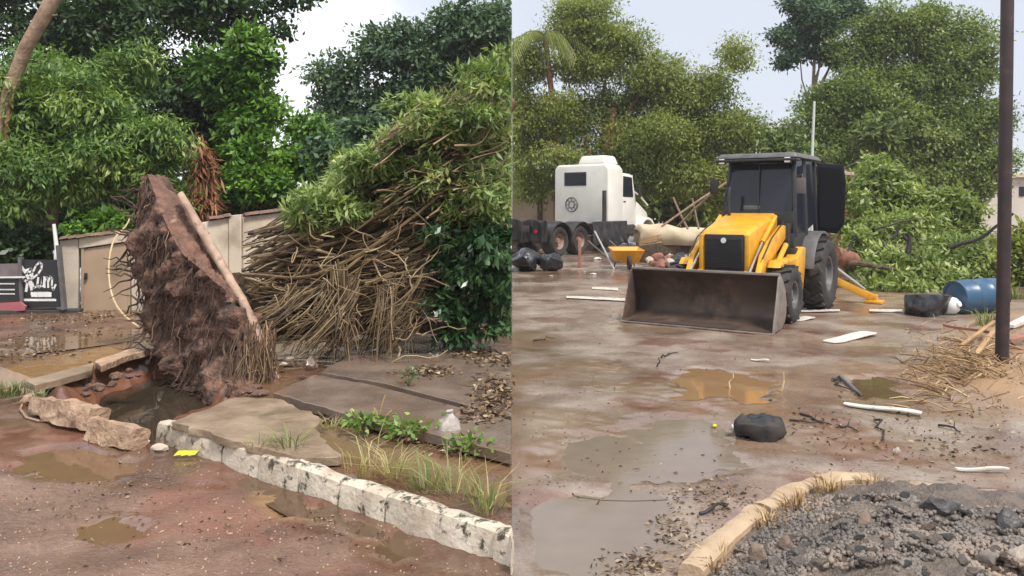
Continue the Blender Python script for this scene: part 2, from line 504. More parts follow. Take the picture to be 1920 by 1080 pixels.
RUSTSTEEL = mat('worn_bucket_steel', (0.1, 0.066, 0.05), (0.05, 0.035, 0.03), 0.42, 0.6, scale=2.2, detail=8, bump=0.004, metal=0.25, c3=(0.17, 0.11, 0.08), s3=1.8, lo3=0.52, hi3=0.7)
EDGESTEEL = mat('edge_steel', (0.3, 0.26, 0.23), (0.2, 0.17, 0.15), 0.45, scale=6, metal=0.4)
CHROME = mat('ram_chrome', (0.62, 0.62, 0.62), (0.5, 0.5, 0.5), 0.22, scale=4, metal=0.9)
LAMPM = mat('lamp_lens', (0.8, 0.8, 0.78), (0.7, 0.7, 0.7), 0.15, scale=4)
TRUCKW = mat('truck_white', (0.76, 0.75, 0.69), (0.7, 0.68, 0.61), 0.35, scale=2, coat=0.3, c3=(0.55, 0.5, 0.42), s3=1.2, lo3=0.6, hi3=0.8)
TRUCKB = mat('truck_chassis', (0.02, 0.018, 0.018), (0.05, 0.04, 0.035), 0.6, scale=6)
FLAP = mat('plastic_sheet_black', (0.018, 0.017, 0.018), (0.035, 0.03, 0.03), 0.28, 0.5, scale=5, bump=0.03, bscale=5)
RUSTRIM = mat('rim_rust', (0.32, 0.21, 0.16), (0.18, 0.11, 0.08), 0.6, scale=6)
BAG = mat('bin_bag', (0.016, 0.017, 0.022), (0.03, 0.03, 0.036), 0.25, 0.4, scale=5, bump=0.03, bscale=7)
BARROW = mat('barrow_yellow', (0.78, 0.36, 0.02), (0.68, 0.29, 0.015), 0.45, scale=4)
TARP = mat('tarp_cloth', (0.56, 0.46, 0.32), (0.46, 0.36, 0.24), 0.8, scale=2.5, bump=0.01)
REDBRICK = mat('brick_rubble', (0.3, 0.13, 0.085), (0.2, 0.09, 0.065), 0.8, scale=6, bump=0.01)
ORANGEW = mat('orange_wall', (0.42, 0.2, 0.1), (0.3, 0.15, 0.08), 0.8, scale=2)
BLUEP = mat('blue_plastic', (0.03, 0.085, 0.16), (0.04, 0.095, 0.165), 0.35, scale=3, c3=(0.1, 0.12, 0.13), s3=3, lo3=0.62, hi3=0.75)
WHITEP = mat('white_plastic', (0.74, 0.74, 0.73), (0.62, 0.62, 0.6), 0.35, scale=4)
POLEM = mat('pole_rust', (0.045, 0.022, 0.022), (0.02, 0.012, 0.013), 0.55, scale=4, bump=0.004, c3=(0.1, 0.04, 0.03), s3=5, lo3=0.58, hi3=0.72)
WOOD = mat('timber', (0.44, 0.28, 0.14), (0.3, 0.18, 0.09), 0.7, scale=5)
WOODW = mat('white_plank', (0.66, 0.63, 0.6), (0.5, 0.46, 0.42), 0.55, scale=5, c3=(0.3, 0.22, 0.17), s3=4, lo3=0.6, hi3=0.72)
WOODRED = mat('reddish_wood', (0.33, 0.15, 0.1), (0.22, 0.1, 0.07), 0.7, scale=6)
KERBTAN = mat('tan_kerb', (0.45, 0.335, 0.22), (0.33, 0.23, 0.15), 0.8, scale=3, bump=0.012, bscale=24, c3=(0.27, 0.17, 0.1), s3=5, lo3=0.5, hi3=0.66)
ASPH = mat('asphalt_chunk', (0.215, 0.18, 0.156), (0.115, 0.098, 0.088), 0.75, 0.5, scale=3, detail=10, bump=0.03, bscale=12, c3=(0.3, 0.23, 0.18), s3=2, lo3=0.5, hi3=0.66)
ASPH_DARK = mat('asphalt_dark', (0.085, 0.08, 0.08), (0.05, 0.047, 0.047), 0.7, 0.45, scale=3, detail=10, bump=0.03, bscale=12)
CLAYLUMP = mat('clay_lump', (0.2, 0.14, 0.105), (0.12, 0.085, 0.065), 0.75, scale=3, detail=10, bump=0.03, bscale=12)
STONE = mat('pale_stone', (0.5, 0.43, 0.36), (0.36, 0.29, 0.23), 0.75, scale=6, bump=0.01)
PAINTLINE = mat('road_paint', (0.66, 0.62, 0.57), (0.5, 0.44, 0.38), 0.5, scale=6, c3=(0.28, 0.2, 0.15), s3=5, lo3=0.52, hi3=0.64)
GALV = mat('mast_paint', (0.55, 0.57, 0.55), (0.48, 0.5, 0.48), 0.5, scale=4)
HOSE = mat('cable_cream', (0.55, 0.42, 0.24), (0.45, 0.33, 0.18), 0.6, scale=4)
YELLOWBIT = mat('yellow_scrap', (0.66, 0.6, 0.02), (0.55, 0.5, 0.02), 0.45, scale=6)


def glass_mat(name, c, rough=0.08):
    m, n, l, b = new_mat(name)
    b.inputs['Base Color'].default_value = (*c, 1)
    b.inputs['Roughness'].default_value = rough
    b.inputs['Specular IOR Level'].default_value = 0.6
    return m


GLASSD = glass_mat('dark_glass', (0.014, 0.016, 0.024), 0.25)
DARKPANE = glass_mat('tinted_pane', (0.004, 0.004, 0.006), 0.5)
DARKPANE.node_tree.nodes['Principled BSDF'].inputs['Specular IOR Level'].default_value = 0.15
GLASSD.node_tree.nodes['Principled BSDF'].inputs['Specular IOR Level'].default_value = 0.25


def cab_glass(name):
    m, n, l, b = new_mat(name)
    b.inputs['Base Color'].default_value = (0.16, 0.18, 0.22, 1)
    b.inputs['Roughness'].default_value = 0.04
    b.inputs['Base Color'].default_value = (0.03, 0.036, 0.055, 1)
    b.inputs['Roughness'].default_value = 0.09
    tr = n.new('ShaderNodeBsdfTransparent'); tr.inputs['Color'].default_value = (0.5, 0.53, 0.58, 1)
    ms = n.new('ShaderNodeMixShader'); ms.inputs[0].default_value = 0.6
    l.new(tr.outputs[0], ms.inputs[1]); l.new(b.outputs[0], ms.inputs[2])
    l.new(ms.outputs[0], n['Material Output'].inputs['Surface'])
    return m


CABGLASS = cab_glass('cab_glass')


def water_mat(name, c, rough=0.04, bump=0.002):
    m, n, l, b = new_mat(name)
    t = n.new('ShaderNodeTexCoord')
    nz = n.new('ShaderNodeTexNoise'); nz.inputs['Scale'].default_value = 5; nz.inputs['Detail'].default_value = 3
    l.new(t.outputs['Object'], nz.inputs['Vector'])
    mx = n.new('ShaderNodeMix'); mx.data_type = 'RGBA'
    mx.inputs[6].default_value = (*c, 1); mx.inputs[7].default_value = (*[x * 0.75 for x in c], 1)
    l.new(nz.outputs['Fac'], mx.inputs[0]); l.new(mx.outputs[2], b.inputs['Base Color'])
    b.inputs['Roughness'].default_value = rough
    b.inputs['IOR'].default_value = 1.33
    bp = n.new('ShaderNodeBump'); bp.inputs['Distance'].default_value = bump; bp.inputs['Strength'].default_value = 0.6
    l.new(nz.outputs['Fac'], bp.inputs['Height']); l.new(bp.outputs[0], b.inputs['Normal'])
    return m


def ground_mat(name, stops, s_col, rough_dry, rough_wet, bump, speck):
    """soil colour from the mesh attribute 'soil' (what lies where) with grain on top; 'wet' makes it glossy and darker"""
    m, n, l, b = new_mat(name)
    t = n.new('ShaderNodeTexCoord')
    a = n.new('ShaderNodeAttribute'); a.attribute_name = 'soil'
    sp = n.new('ShaderNodeSeparateColor'); l.new(a.outputs['Color'], sp.inputs[0])
    nz = n.new('ShaderNodeTexNoise'); nz.inputs['Scale'].default_value = s_col; nz.inputs['Detail'].default_value = 10
    nz.inputs['Roughness'].default_value = 0.62
    l.new(t.outputs['Object'], nz.inputs['Vector'])
    n2 = n.new('ShaderNodeTexNoise'); n2.inputs['Scale'].default_value = 38; n2.inputs['Detail'].default_value = 6
    l.new(t.outputs['Object'], n2.inputs['Vector'])
    ad = n.new('ShaderNodeMath'); ad.operation = 'MULTIPLY_ADD'; ad.inputs[1].default_value = speck; 
    l.new(n2.outputs['Fac'], ad.inputs[0]); l.new(nz.outputs['Fac'], ad.inputs[2])
    sb = n.new('ShaderNodeMath'); sb.operation = 'SUBTRACT'; sb.inputs[1].default_value = speck * 0.5; l.new(ad.outputs[0], sb.inputs[0])
    cr = n.new('ShaderNodeValToRGB')
    e = cr.color_ramp.elements
    while len(e) < len(stops): e.new(0.5)
    for k, (p, c) in enumerate(stops): e[k].position = p; e[k].color = (*c, 1)
    l.new(sb.outputs[0], cr.inputs[0])
    last = cr.outputs[0]
    for ch, c in (('Red', (0.25, 0.085, 0.055)), ('Green', (0.33, 0.19, 0.085))):
        mx = n.new('ShaderNodeMix'); mx.data_type = 'RGBA'; mx.inputs[7].default_value = (*c, 1)
        l.new(sp.outputs[ch], mx.inputs[0]); l.new(last, mx.inputs[6]); last = mx.outputs[2]
    dk = n.new('ShaderNodeMix'); dk.data_type = 'RGBA'; dk.blend_type = 'MULTIPLY'; dk.inputs[7].default_value = (0.72, 0.7, 0.69, 1)
    l.new(sp.outputs['Blue'], dk.inputs[0]); l.new(last, dk.inputs[6])
    l.new(dk.outputs[2], b.inputs['Base Color'])
    n4 = n.new('ShaderNodeTexNoise'); n4.inputs['Scale'].default_value = 1.7; n4.inputs['Detail'].default_value = 5
    l.new(t.outputs['Object'], n4.inputs['Vector'])
    wsum = n.new('ShaderNodeMath'); wsum.operation = 'ADD'; l.new(sp.outputs['Blue'], wsum.inputs[0])
    wm = n.new('ShaderNodeMapRange'); wm.inputs['From Min'].default_value = 0.42; wm.inputs['From Max'].default_value = 0.68; wm.inputs['To Max'].default_value = 0.55
    l.new(n4.outputs['Fac'], wm.inputs['Value']); l.new(wm.outputs[0], wsum.inputs[1])
    rr = n.new('ShaderNodeMapRange'); rr.inputs['To Min'].default_value = rough_dry; rr.inputs['To Max'].default_value = rough_wet
    l.new(wsum.outputs[0], rr.inputs['Value']); l.new(rr.outputs[0], b.inputs['Roughness'])
    bh = n.new('ShaderNodeMath'); bh.operation = 'ADD'
    l.new(n2.outputs['Fac'], bh.inputs[0]); l.new(nz.outputs['Fac'], bh.inputs[1])
    bs = n.new('ShaderNodeMapRange'); bs.inputs['To Min'].default_value = 1.0; bs.inputs['To Max'].default_value = 0.12
    l.new(wsum.outputs[0], bs.inputs['Value'])
    bp = n.new('ShaderNodeBump'); bp.inputs['Distance'].default_value = bump
    l.new(bs.outputs[0], bp.inputs['Strength'])
    l.new(bh.outputs[0], bp.inputs['Height']); l.new(bp.outputs[0], b.inputs['Normal'])
    return m


MUD_L = ground_mat('red_mud', [(0.26, (0.066, 0.036, 0.024)), (0.43, (0.135, 0.074, 0.048)), (0.58, (0.19, 0.112, 0.077)), (0.75, (0.27, 0.18, 0.13))], 1.6, 0.5, 0.12, 0.016, 0.35)
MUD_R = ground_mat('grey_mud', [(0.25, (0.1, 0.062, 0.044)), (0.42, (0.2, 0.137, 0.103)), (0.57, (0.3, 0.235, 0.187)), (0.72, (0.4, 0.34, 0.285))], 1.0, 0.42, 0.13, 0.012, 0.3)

GRAVEL_BED = mat('gravel_bed', (0.16, 0.125, 0.102), (0.085, 0.068, 0.057), 0.75, 0.5, scale=14, detail=10, bump=0.03, bscale=45, c3=(0.2, 0.15, 0.115), s3=5, lo3=0.5, hi3=0.7)
# ------------------------------------------------------------------ ground
KP = np.array((-3.2, 7.16)); KD = np.array((0.787, -0.617)); KN = np.array((0.617, 0.787))


def kd(X, Y):
    return (X - KP[0]) * KN[0] + (Y - KP[1]) * KN[1]


def ks(X, Y):
    return (X - KP[0]) * KD[0] + (Y - KP[1]) * KD[1]


g2 = lambda pts, z=0.0: [tuple(G(x, y, z)[:2]) for x, y in pts]
PIT = g2([(118, 748), (170, 692), (285, 655), (400, 680), (452, 742), (335, 786), (285, 812), (215, 806), (160, 775)], 0.1)
PUD_ORANGE = g2([(1268, 712), (1300, 694), (1345, 690), (1385, 704), (1440, 716), (1452, 733), (1435, 750), (1385, 748), (1330, 742), (1285, 738)])
PUD_L1 = g2([(65, 880), (80, 845), (150, 835), (210, 850), (250, 862), (235, 885), (150, 893)])
PUD_L3 = g2([(440, 882), (520, 902), (640, 955), (760, 1004), (900, 1056), (1000, 1090), (900, 1092), (800, 1068), (690, 1022), (640, 985), (590, 975), (520, 945), (470, 915)])
PUD_H = g2([(1602, 714), (1650, 704), (1692, 715), (1672, 738), (1612, 737)])
SAND = g2([(475, 920), (520, 915), (600, 955), (590, 972), (520, 972), (478, 955)])
PUD_L2 = g2([(180, 985), (205, 965), (235, 975), (240, 1000), (205, 1005)])
PUD_R1 = g2([(962, 1078), (962, 980), (1010, 955), (1090, 935), (1190, 925), (1250, 930), (1230, 970), (1170, 1020), (1110, 1062), (1085, 1085)])
PUD_R2 = g2([(1010, 850), (1100, 800), (1180, 770), (1330, 790), (1375, 830), (1370, 880), (1300, 900), (1120, 905)])
PUD_W = g2([(540, 800), (640, 790), (720, 805), (830, 850), (960, 905), (960, 960), (860, 925), (720, 880), (600, 850)], 0.13)
MOUND = g2([(1700, 700), (1740, 640), (1800, 600), (1920, 590), (2050, 600), (2100, 760), (1920, 770), (1800, 745)])
KERB_R = g2([(1272, 1085), (1330, 1025), (1400, 972), (1470, 932), (1545, 908), (1640, 905), (1750, 915), (1850, 925), (2060, 935)])
RUB = KERB_R + [(6.5, 5.2), (6.5, 3.0), (1.2, 3.0), (0.78, 3.9)]
LOT_OCHRE = g2([(0, 690), (90, 668), (180, 655), (285, 632), (290, 650), (170, 680), (60, 706), (0, 712)], 0.15)


def axis_lines(parts):
    o = []
    for a, b, d in parts: o.extend(np.arange(a, b, d))
    o.append(parts[-1][1])
    return np.unique(np.round(np.array(o), 5))


gx = axis_lines([(-300, -60, 40), (-60, -14, 3), (-14, -7, 0.35), (-7, 0, 0.045), (0, 5, 0.05), (5, 8, 0.1), (8, 16, 0.5), (16, 60, 4), (60, 300, 40)])
gx[np.argmin(abs(gx))] = 0.0
gx = np.sort(np.append(gx, -0.0015))
gy = axis_lines([(-60, 0, 6), (0, 4, 0.5), (4, 12, 0.045), (12, 18, 0.1), (18, 30, 0.5), (30, 60, 3), (60, 500, 44)])
GX, GY = np.meshgrid(gx, gy)


def base_height(X, Y):
    left = X < 0
    n1 = fbm(X * 0.9, Y * 0.9, 4, 3) - 0.5
    n2 = fbm(X * 5, Y * 5, 3, 9) - 0.5
    d = kd(X, Y)
    near = sstep(40, 12, Y)
    zl = n1 * 0.05 + n2 * 0.022 + (fbm(X * 14, Y * 14, 2, 77) - 0.5) * 0.012 * near
    zl = zl + 0.13 * sstep(0.04, 0.16, d) 
    # the walked soil behind the kerb: hollow that holds water
    zl = zl - 0.045 * sstep(0.0, -0.25, poly_sdf(PUD_W, X, Y)) * 1.2
    sd_ = poly_sdf(PIT, X, Y) + n1 * 0.3 + n2 * 0.15
    zl = zl - 0.5 * sstep(0.06, -0.45, sd_)
    zl = zl - 0.03 * sstep(0.1, -0.2, poly_sdf(PUD_L3, X, Y) + n2 * 0.3 + n1 * 0.3)
    for P in (PUD_L1, PUD_L2):
        zl = zl - 0.085 * sstep(0.14, -0.2, poly_sdf(P, X, Y) + n2 * 0.3 + n1 * 0.3)
    zr = n1 * 0.035 + n2 * 0.014 + (fbm(X * 14, Y * 14, 2, 78) - 0.5) * 0.008 * near
    for P, dp in ((PUD_ORANGE, 0.06), (PUD_R1, 0.05), (PUD_R2, 0.02), (PUD_H, 0.09)):
        zr = zr - dp * sstep(0.16, -0.25, poly_sdf(P, X, Y) + n2 * 0.4 + n1 * 0.5)
    sm = poly_sdf(MOUND, X, Y)
    zr = zr + sstep(0.25, -0.9, sm + n1 * 0.6) * (0.2 + n2 * 0.12)
    sr = poly_sdf(RUB, X, Y)
    zr = zr + sstep(-0.05, -1.0, sr) * (0.26 + 0.25 * n1 + 0.18 * n2) + 0.04 * sstep(0.02, -0.1, sr)
    # keep both sides level where they meet
    zr = zr * sstep(0, 0.3, X)
    return np.where(left, zl, zr) * near + (1 - near) * 0.0


GZ = base_height(GX, GY)
ny, nx = GX.shape
ii, jj = np.meshgrid(np.arange(ny - 1), np.arange(nx - 1), indexing='ij')
v0 = (ii * nx + jj).ravel()
faces = np.stack([v0, v0 + 1, v0 + 1 + nx, v0 + nx], 1)
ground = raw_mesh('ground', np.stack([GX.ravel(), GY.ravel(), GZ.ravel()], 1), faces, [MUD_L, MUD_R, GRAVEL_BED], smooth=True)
fcx = (GX[:-1, :-1] + GX[:-1, 1:]).ravel() / 2
ground.data.polygons.foreach_set('use_smooth', abs(fcx) > 0.06)
fcy = (GY[:-1, :-1] + GY[1:, :-1]).ravel() / 2
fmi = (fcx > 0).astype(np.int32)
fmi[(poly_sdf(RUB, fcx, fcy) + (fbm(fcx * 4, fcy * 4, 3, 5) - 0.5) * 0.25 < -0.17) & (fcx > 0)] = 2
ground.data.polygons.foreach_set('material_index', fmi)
n1 = fbm(GX * 1.3, GY * 1.3, 4, 31); n2 = fbm(GX * 4, GY * 4, 3, 41); n3 = fbm(GX * 0.45, GY * 0.8, 4, 55)
isl = GX < 0
dk_ = kd(GX, GY)
pit_d = poly_sdf(PIT, GX, GY)
och = poly_sdf(LOT_OCHRE, GX, GY)
red = np.where(isl, 0.95 * sstep(0.16, -0.1, pit_d + (n2 - 0.5) * 0.3) + 0.35 * sstep(0.5, 0.66, n1) * (dk_ < 0), 0.35 * sstep(0.52, 0.68, n1))
grn = np.where(isl, 0.9 * sstep(0.12, -0.08, och + (n2 - 0.5) * 0.3) + 0.3 * sstep(0.5, 0.65, n3) * (dk_ > 0.2), 0.5 * sstep(0.25, -0.5, poly_sdf(MOUND, GX, GY) + (n2 - .5) * .6) + 0.25 * sstep(0.52, 0.66, n3))
wet = np.where(isl,
               np.where(dk_ < 0.05, 0.75 * sstep(0.5, 0.62, n3) + 0.8 * sstep(0.25, 0.05, -dk_ + (n1 - .5) * .4), 0.35 + 0.65 * sstep(0.45, 0.6, n3)),
               0.25 + 0.75 * sstep(0.45, 0.6, n3) * sstep(1.6, 0.3, GX * 0.4 - 0.6 + (n1 - 0.5)) + 0.5 * sstep(0.55, 0.65, n1))
grn = np.maximum(grn, 0.8 * sstep(0.06, -0.08, poly_sdf(SAND, GX, GY) + (n2 - 0.5) * 0.15))
RUBD = poly_sdf(RUB, GX, GY)
red = red * sstep(-0.2, 0.1, RUBD); grn = grn * sstep(-0.2, 0.1, RUBD)
for P, e in ((PUD_R1, 0.25), (PUD_R2, 0.3), (PUD_ORANGE, 0.25), (PUD_L1, 0.25), (PUD_L2, 0.15), (PUD_L3, 0.3), (PUD_H, 0.3)):
    wet = np.maximum(wet, sstep(e, 0, poly_sdf(P, GX, GY) + (n2 - 0.5) * 0.3))
wet = wet * (1 - 0.8 * sstep(0.2, -0.4, poly_sdf(MOUND, GX, GY))) * (1 - 0.6 * sstep(0.0, -0.2, poly_sdf(RUB, GX, GY)))
colr = np.stack([np.clip(red, 0, 1), np.clip(grn, 0, 1), np.clip(wet, 0, 1), np.ones_like(red)], -1).reshape(-1, 4)
at = ground.data.attributes.new('soil', 'FLOAT_COLOR', 'POINT')
at.data.foreach_set('color', colr.astype(np.float32).ravel())
tag(ground, kind='structure')


def gz(x, y):
    """ground height at a point"""
    i = int(np.clip(np.searchsorted(gy, y) - 1, 0, ny - 2)); j = int(np.clip(np.searchsorted(gx, x) - 1, 0, nx - 2))
    tx = (x - gx[j]) / (gx[j + 1] - gx[j]); ty = (y - gy[i]) / (gy[i + 1] - gy[i])
    return float((GZ[i, j] * (1 - tx) + GZ[i, j + 1] * tx) * (1 - ty) + (GZ[i + 1, j] * (1 - tx) + GZ[i + 1, j + 1] * tx) * ty)


def at_ground(px, py, dz=0.0):
    p = G(px, py, 0)
    for _ in range(4): p = G(px, py, gz(p.x, p.y))
    p.z += dz
    return p


def sheet(name, poly, z, m, grow=0.0, clipx=None):
    P = np.array(poly); c = P.mean(0)
    if grow:
        rr_ = np.linalg.norm(P - c, axis=1, keepdims=True)
        P = c + (P - c) * (1 + grow / rr_)
    if clipx == 'left': P[:, 0] = np.minimum(P[:, 0], -0.004)
    if clipx == 'right': P[:, 0] = np.maximum(P[:, 0], 0.004)
    # refine the outline so the edge is not polygonal
    Q = []
    for i in range(len(P)):
        a, b, c_, d = P[i - 1], P[i], P[(i + 1) % len(P)], P[(i + 2) % len(P)]
        for t in np.linspace(0, 1, 6)[:-1]:
            Q.append(0.5 * ((2 * b) + (-a + c_) * t + (2 * a - 5 * b + 4 * c_ - d) * t * t + (-a + 3 * b - 3 * c_ + d) * t ** 3))
    mb = MB()
    if clipx == 'left': Q = [(min(q[0], -0.004), q[1]) for q in Q]
    if clipx == 'right': Q = [(max(q[0], 0.004), q[1]) for q in Q]
    mb.add([(q[0], q[1], z) for q in Q], [tuple(range(len(Q)))])
    return tag(mb.build(name, m), kind='structure')


sheet('pit_water', PIT, -0.2, water_mat('pit_water', (0.045, 0.034, 0.022)), 0.08)
sheet('puddle', PUD_ORANGE, -0.02, water_mat('ochre_water', (0.26, 0.155, 0.078)), 0.4)
sheet('puddle', PUD_L1, -0.032, water_mat('brown_water', (0.17, 0.1, 0.055)), 0.35)
sheet('puddle', PUD_L2, -0.032, MATS['brown_water'], 0.3)
sheet('puddle', PUD_L3, -0.014, water_mat('dark_water', (0.11, 0.066, 0.038), 0.05), 0.16, 'left')
sheet('puddle', PUD_H, -0.03, MATS['dark_water'], 0.3)
sheet('puddle', PUD_R1, -0.02, water_mat('grey_water', (0.2, 0.155, 0.12), 0.06), 0.55, 'right')
sheet('puddle', PUD_W, 0.118, water_mat('path_water', (0.2, 0.135, 0.075), 0.06), 0.0, 'left')
sheet('puddle', g2([(0, 640), (120, 628), (250, 618), (280, 632), (180, 650), (60, 664), (0, 668)], 0.13), 0.138, MATS['brown_water'])

sheet('puddle', PUD_R2, -0.016, MATS['grey_water'], 0.3, 'right')
# ------------------------------------------------------------------ LEFT: kerb, slabs
def kpt(s, d, z=0.0):
    p = KP + KD * s + KN * d
    return Vector((p[0], p[1], z))


kerb = empty('kerb', kpt(0, 0, 0))
tag(kerb, 'whitewashed kerb with dark moss stains along the muddy pavement edge', 'kerb')
random.seed(3)
cuts = [0.0, 1.05, 1.56, 2.05, 2.5, 2.98, 3.45, 3.93, 4.3]
for k in range(len(cuts) - 1):
    a, b = cuts[k] + 0.005, cuts[k + 1] - 0.005
    mb = MB()
    h = 0.178 + random.uniform(-0.006, 0.006)
    n = max(4, int((b - a) / 0.06))
    # cross-section loops along the stone: rounded top
    prof = [(-0.012, -0.12), (0.0, h * 0.55), (0.015, h * 0.9), (0.05, h), (0.1, h + 0.004), (0.15, h - 0.012), (0.165, h * 0.5), (0.165, -0.12)]
    vs, fs = [], []
    sh = random.uniform(-0.006, 0.006)
    for i in range(n + 1):
        t = a + (b - a) * i / n
        e = 0.012 if i in (0, n) else 0
        for (d, z) in prof:
            p = kpt(t, d + sh + (0.012 if e and d < 0.05 else 0), z - (e if z > 0.1 else 0)) - kpt(0, 0, 0)
            if k == len(cuts) - 2 and p.x + kpt(0, 0).x > -0.003: p.x = -0.003 - kpt(0, 0).x
            vs.append(p)
    m_ = len(prof)
    for i in range(n):
        for q in range(m_ - 1): fs.append((i * m_ + q, i * m_ + q + 1, (i + 1) * m_ + q + 1, (i + 1) * m_ + q))
    fs.append(tuple(range(m_))); fs.append(tuple(n * m_ + q for q in range(m_))[::-1])
    mb.add(vs, fs)
    o = mb.build('kerb_stone', KERBWHITE, kerb, smooth=True)
    displace(o, 0.014, 9, 0.03, 2.2, 1.1)


def rock(name, m, size, seed, parent=None, sub=3, amp=0.22, flat=1.0):
    me = bpy.data.meshes.new(name)
    bm = bmesh.new()
    bmesh.ops.create_icosphere(bm, subdivisions=sub, radius=1.0)
    off = Vector((seed * 3.7, seed * 1.3, seed * 7.1))
    rs = np.random.default_rng(int(seed * 100) + 5)
    planes = [(Vector(p).normalized(), rs.uniform(0.55, 0.9)) for p in rs.normal(size=(9, 3))]
    for v in bm.verts:
        for nrm, d in planes:
            k = v.co.dot(nrm)
            if k > d: v.co -= nrm * (k - d)
        v.co *= 1 + amp * mnoise.noise(v.co * 1.7 + off) + amp * 0.4 * mnoise.noise(v.co * 5 + off)
        v.co.x *= size[0]; v.co.y *= size[1]; v.co.z *= size[2]
    bm.to_mesh(me); bm.free()
    me.materials.append(m)
    me.polygons.foreach_set('use_smooth', [True] * len(me.polygons))
    if hasattr(me, 'set_sharp_from_angle'): me.set_sharp_from_angle(angle=R(32))
    o = bpy.data.objects.new(name, me)
    col.objects.link(o)
    if parent is not None: o.parent = parent
    return o


def lump_bar(name, m, pts, rad, seed, amp=0.03, n=24, flat=0.8):
    mb = MB()
    P = []
    for i in range(len(pts) - 1):
        for t in np.linspace(0, 1, 7)[:-1 if i < len(pts) - 2 else None]:
            P.append(Vector(pts[i]).lerp(Vector(pts[i + 1]), float(t)))
    rr = np.interp(np.linspace(0, 1, len(P)), np.linspace(0, 1, len(rad)), rad)
    mb.tube(P, list(rr), n, sq=n >= 14)
    o = mb.build(name, m, smooth=True)
    displace(o, amp, 6, amp * 0.8, 15, seed)
    return o


# dislodged kerb pieces at the mouth of the pit
a1, a2, a3 = G(70, 770, 0.02), G(125, 785, 0.06), G(185, 800, 0.05)
o = lump_bar('kerb_fragment', KERBMUD, [a1 + Vector((0, 0, 0.04)), a2 + Vector((0, 0, 0.06)), a3 + Vector((0, 0, 0.06))], [0.09, 0.12, 0.13, 0.12], 2.0, 0.04)
tag(o, 'long mud-caked kerb block lying between road and pit', 'kerb block')
b1, b2 = G(178, 815, 0.03), G(262, 838, 0.02)
o = lump_bar('kerb_fragment', KERBMUD, [b1 + Vector((0, 0, 0.05)), b2 + Vector((0, 0, 0.06))], [0.11, 0.13, 0.12, 0.11], 7.0, 0.035)
tag(o, 'short broken kerb block with pale square end, nearest the pit corner', 'kerb block')
o = rock('stone', KERBMUD, (0.13, 0.1, 0.08), 2.2); o.location = at_ground(60, 758, 0.05)
tag(o, 'lumpy clod of earth beside the grass at the pavement edge', 'clod')
o = rock('stone', STONE, (0.085, 0.05, 0.04), 1.2); o.location = at_ground(298, 845, 0.02)
tag(o, 'small smooth pale stone in the gutter by the kerb end', 'stone')
for k, (x, y, s) in enumerate([(300, 800, 0.07), (283, 822, 0.055), (318, 797, 0.06), (272, 832, 0.045)]):
    o = rock('stone', STONE, (s, s * 0.8, s * 0.7), 4 + k); o.location = at_ground(x, y, s * 0.4)
    tag(o, ['grey crumbled concrete lump at the kerb end, topmost', 'grey crumbled concrete lump at the kerb foot', 'grey crumbled lump against the slab corner', 'smallest crumbled lump beside the pale stone'][k], 'rubble')
mb = MB(); mb.tube([at_ground(x, y, 0.015) for x, y in ((45, 752), (38, 770), (50, 786), (72, 792), (95, 791))], 0.012, 6)
tag(mb.build('root', BARK_PALE, smooth=True), 'thin pale root curling out of the clod onto the road', 'root')
o = MB()
c = at_ground(350, 858, 0.01)
for k in range(5):
    p = c + Vector((0.03 * k - 0.07, random.uniform(-0.015, 0.015), 0.012))
    o.add([p + Vector((-0.03, -0.03, 0)), p + Vector((0.03, -0.025, 0.01)), p + Vector((0.035, 0.03, 0.025)), p + Vector((-0.025, 0.035, 0.012)), p + Vector((0, 0, 0.035))],
          [(0, 1, 4), (1, 2, 4), (2, 3, 4), (3, 0, 4)])
tag(o.build('wrapper', YELLOWBIT), 'crumpled bright yellow scrap on the mud below the kerb', 'scrap')


def slab(name, px, z, th, m, label, seed, tilt=(0, 0), jag=0.03):
    P = g2(px, z)
    P = [(min(x, -0.006), y) for x, y in P]
    Q = []
    random.seed(seed)
    for i in range(len(P)):
        a = np.array(P[i]); b = np.array(P[(i + 1) % len(P)])
        n = max(2, int(np.linalg.norm(b - a) / 0.09))
        for t in range(n):
            q = a + (b - a) * t / n
            if 0 < t and max(a[0], b[0]) < -0.05: q = q + np.array((random.uniform(-jag, jag), random.uniform(-jag, jag)))
            Q.append(q)
    c = np.mean(Q, 0)
    f = lambda u, v, w: Vector((u, v, z - th * (1 - w) + (u - c[0]) * tilt[0] + (v - c[1]) * tilt[1]))
    mb = MB(); mb.prism(Q, f)
    o = mb.build(name, m, bevel=0.006, seg=1)
    return tag(o, label, 'paving slab')


slab('paving_slab', [(322, 792), (440, 750), (520, 752), (598, 782), (590, 800), (640, 850), (555, 850), (500, 836), (400, 812)], 0.235, 0.07, SLAB,
     'cracked beige pavement slab beside the kerb at the pit corner', 4, (0.0, 0.03))
slab('paving_slab', [(512, 736), (590, 702), (700, 722), (960, 788), (960, 850), (820, 815), (652, 776)], 0.235, 0.09, SLABGREY,
     'long wet grey path slab with a raised near edge behind the weeds', 5, (0, 0), 0.015)
slab('paving_slab', [(600, 698), (660, 664), (960, 660), (960, 780), (720, 718)], 0.215, 0.08, SLABGREY,
     'wide wet brown path slab in front of the fallen crown', 6, (0, 0), 0.02)
slab('paving_slab', [(48, 712), (110, 697), (176, 680), (172, 694), (120, 708), (66, 722)], 0.19, 0.08, SLAB,
     'thin undercut slab edge overhanging the left side of the pit', 7, (0, 0.0), 0.01)
slab('paving_slab', [(178, 676), (285, 640), (292, 652), (235, 668), (190, 686)], 0.2, 0.08, KERBMUD,
     'ochre muddy slab edge behind the red soil bank', 8, (0, 0), 0.015)
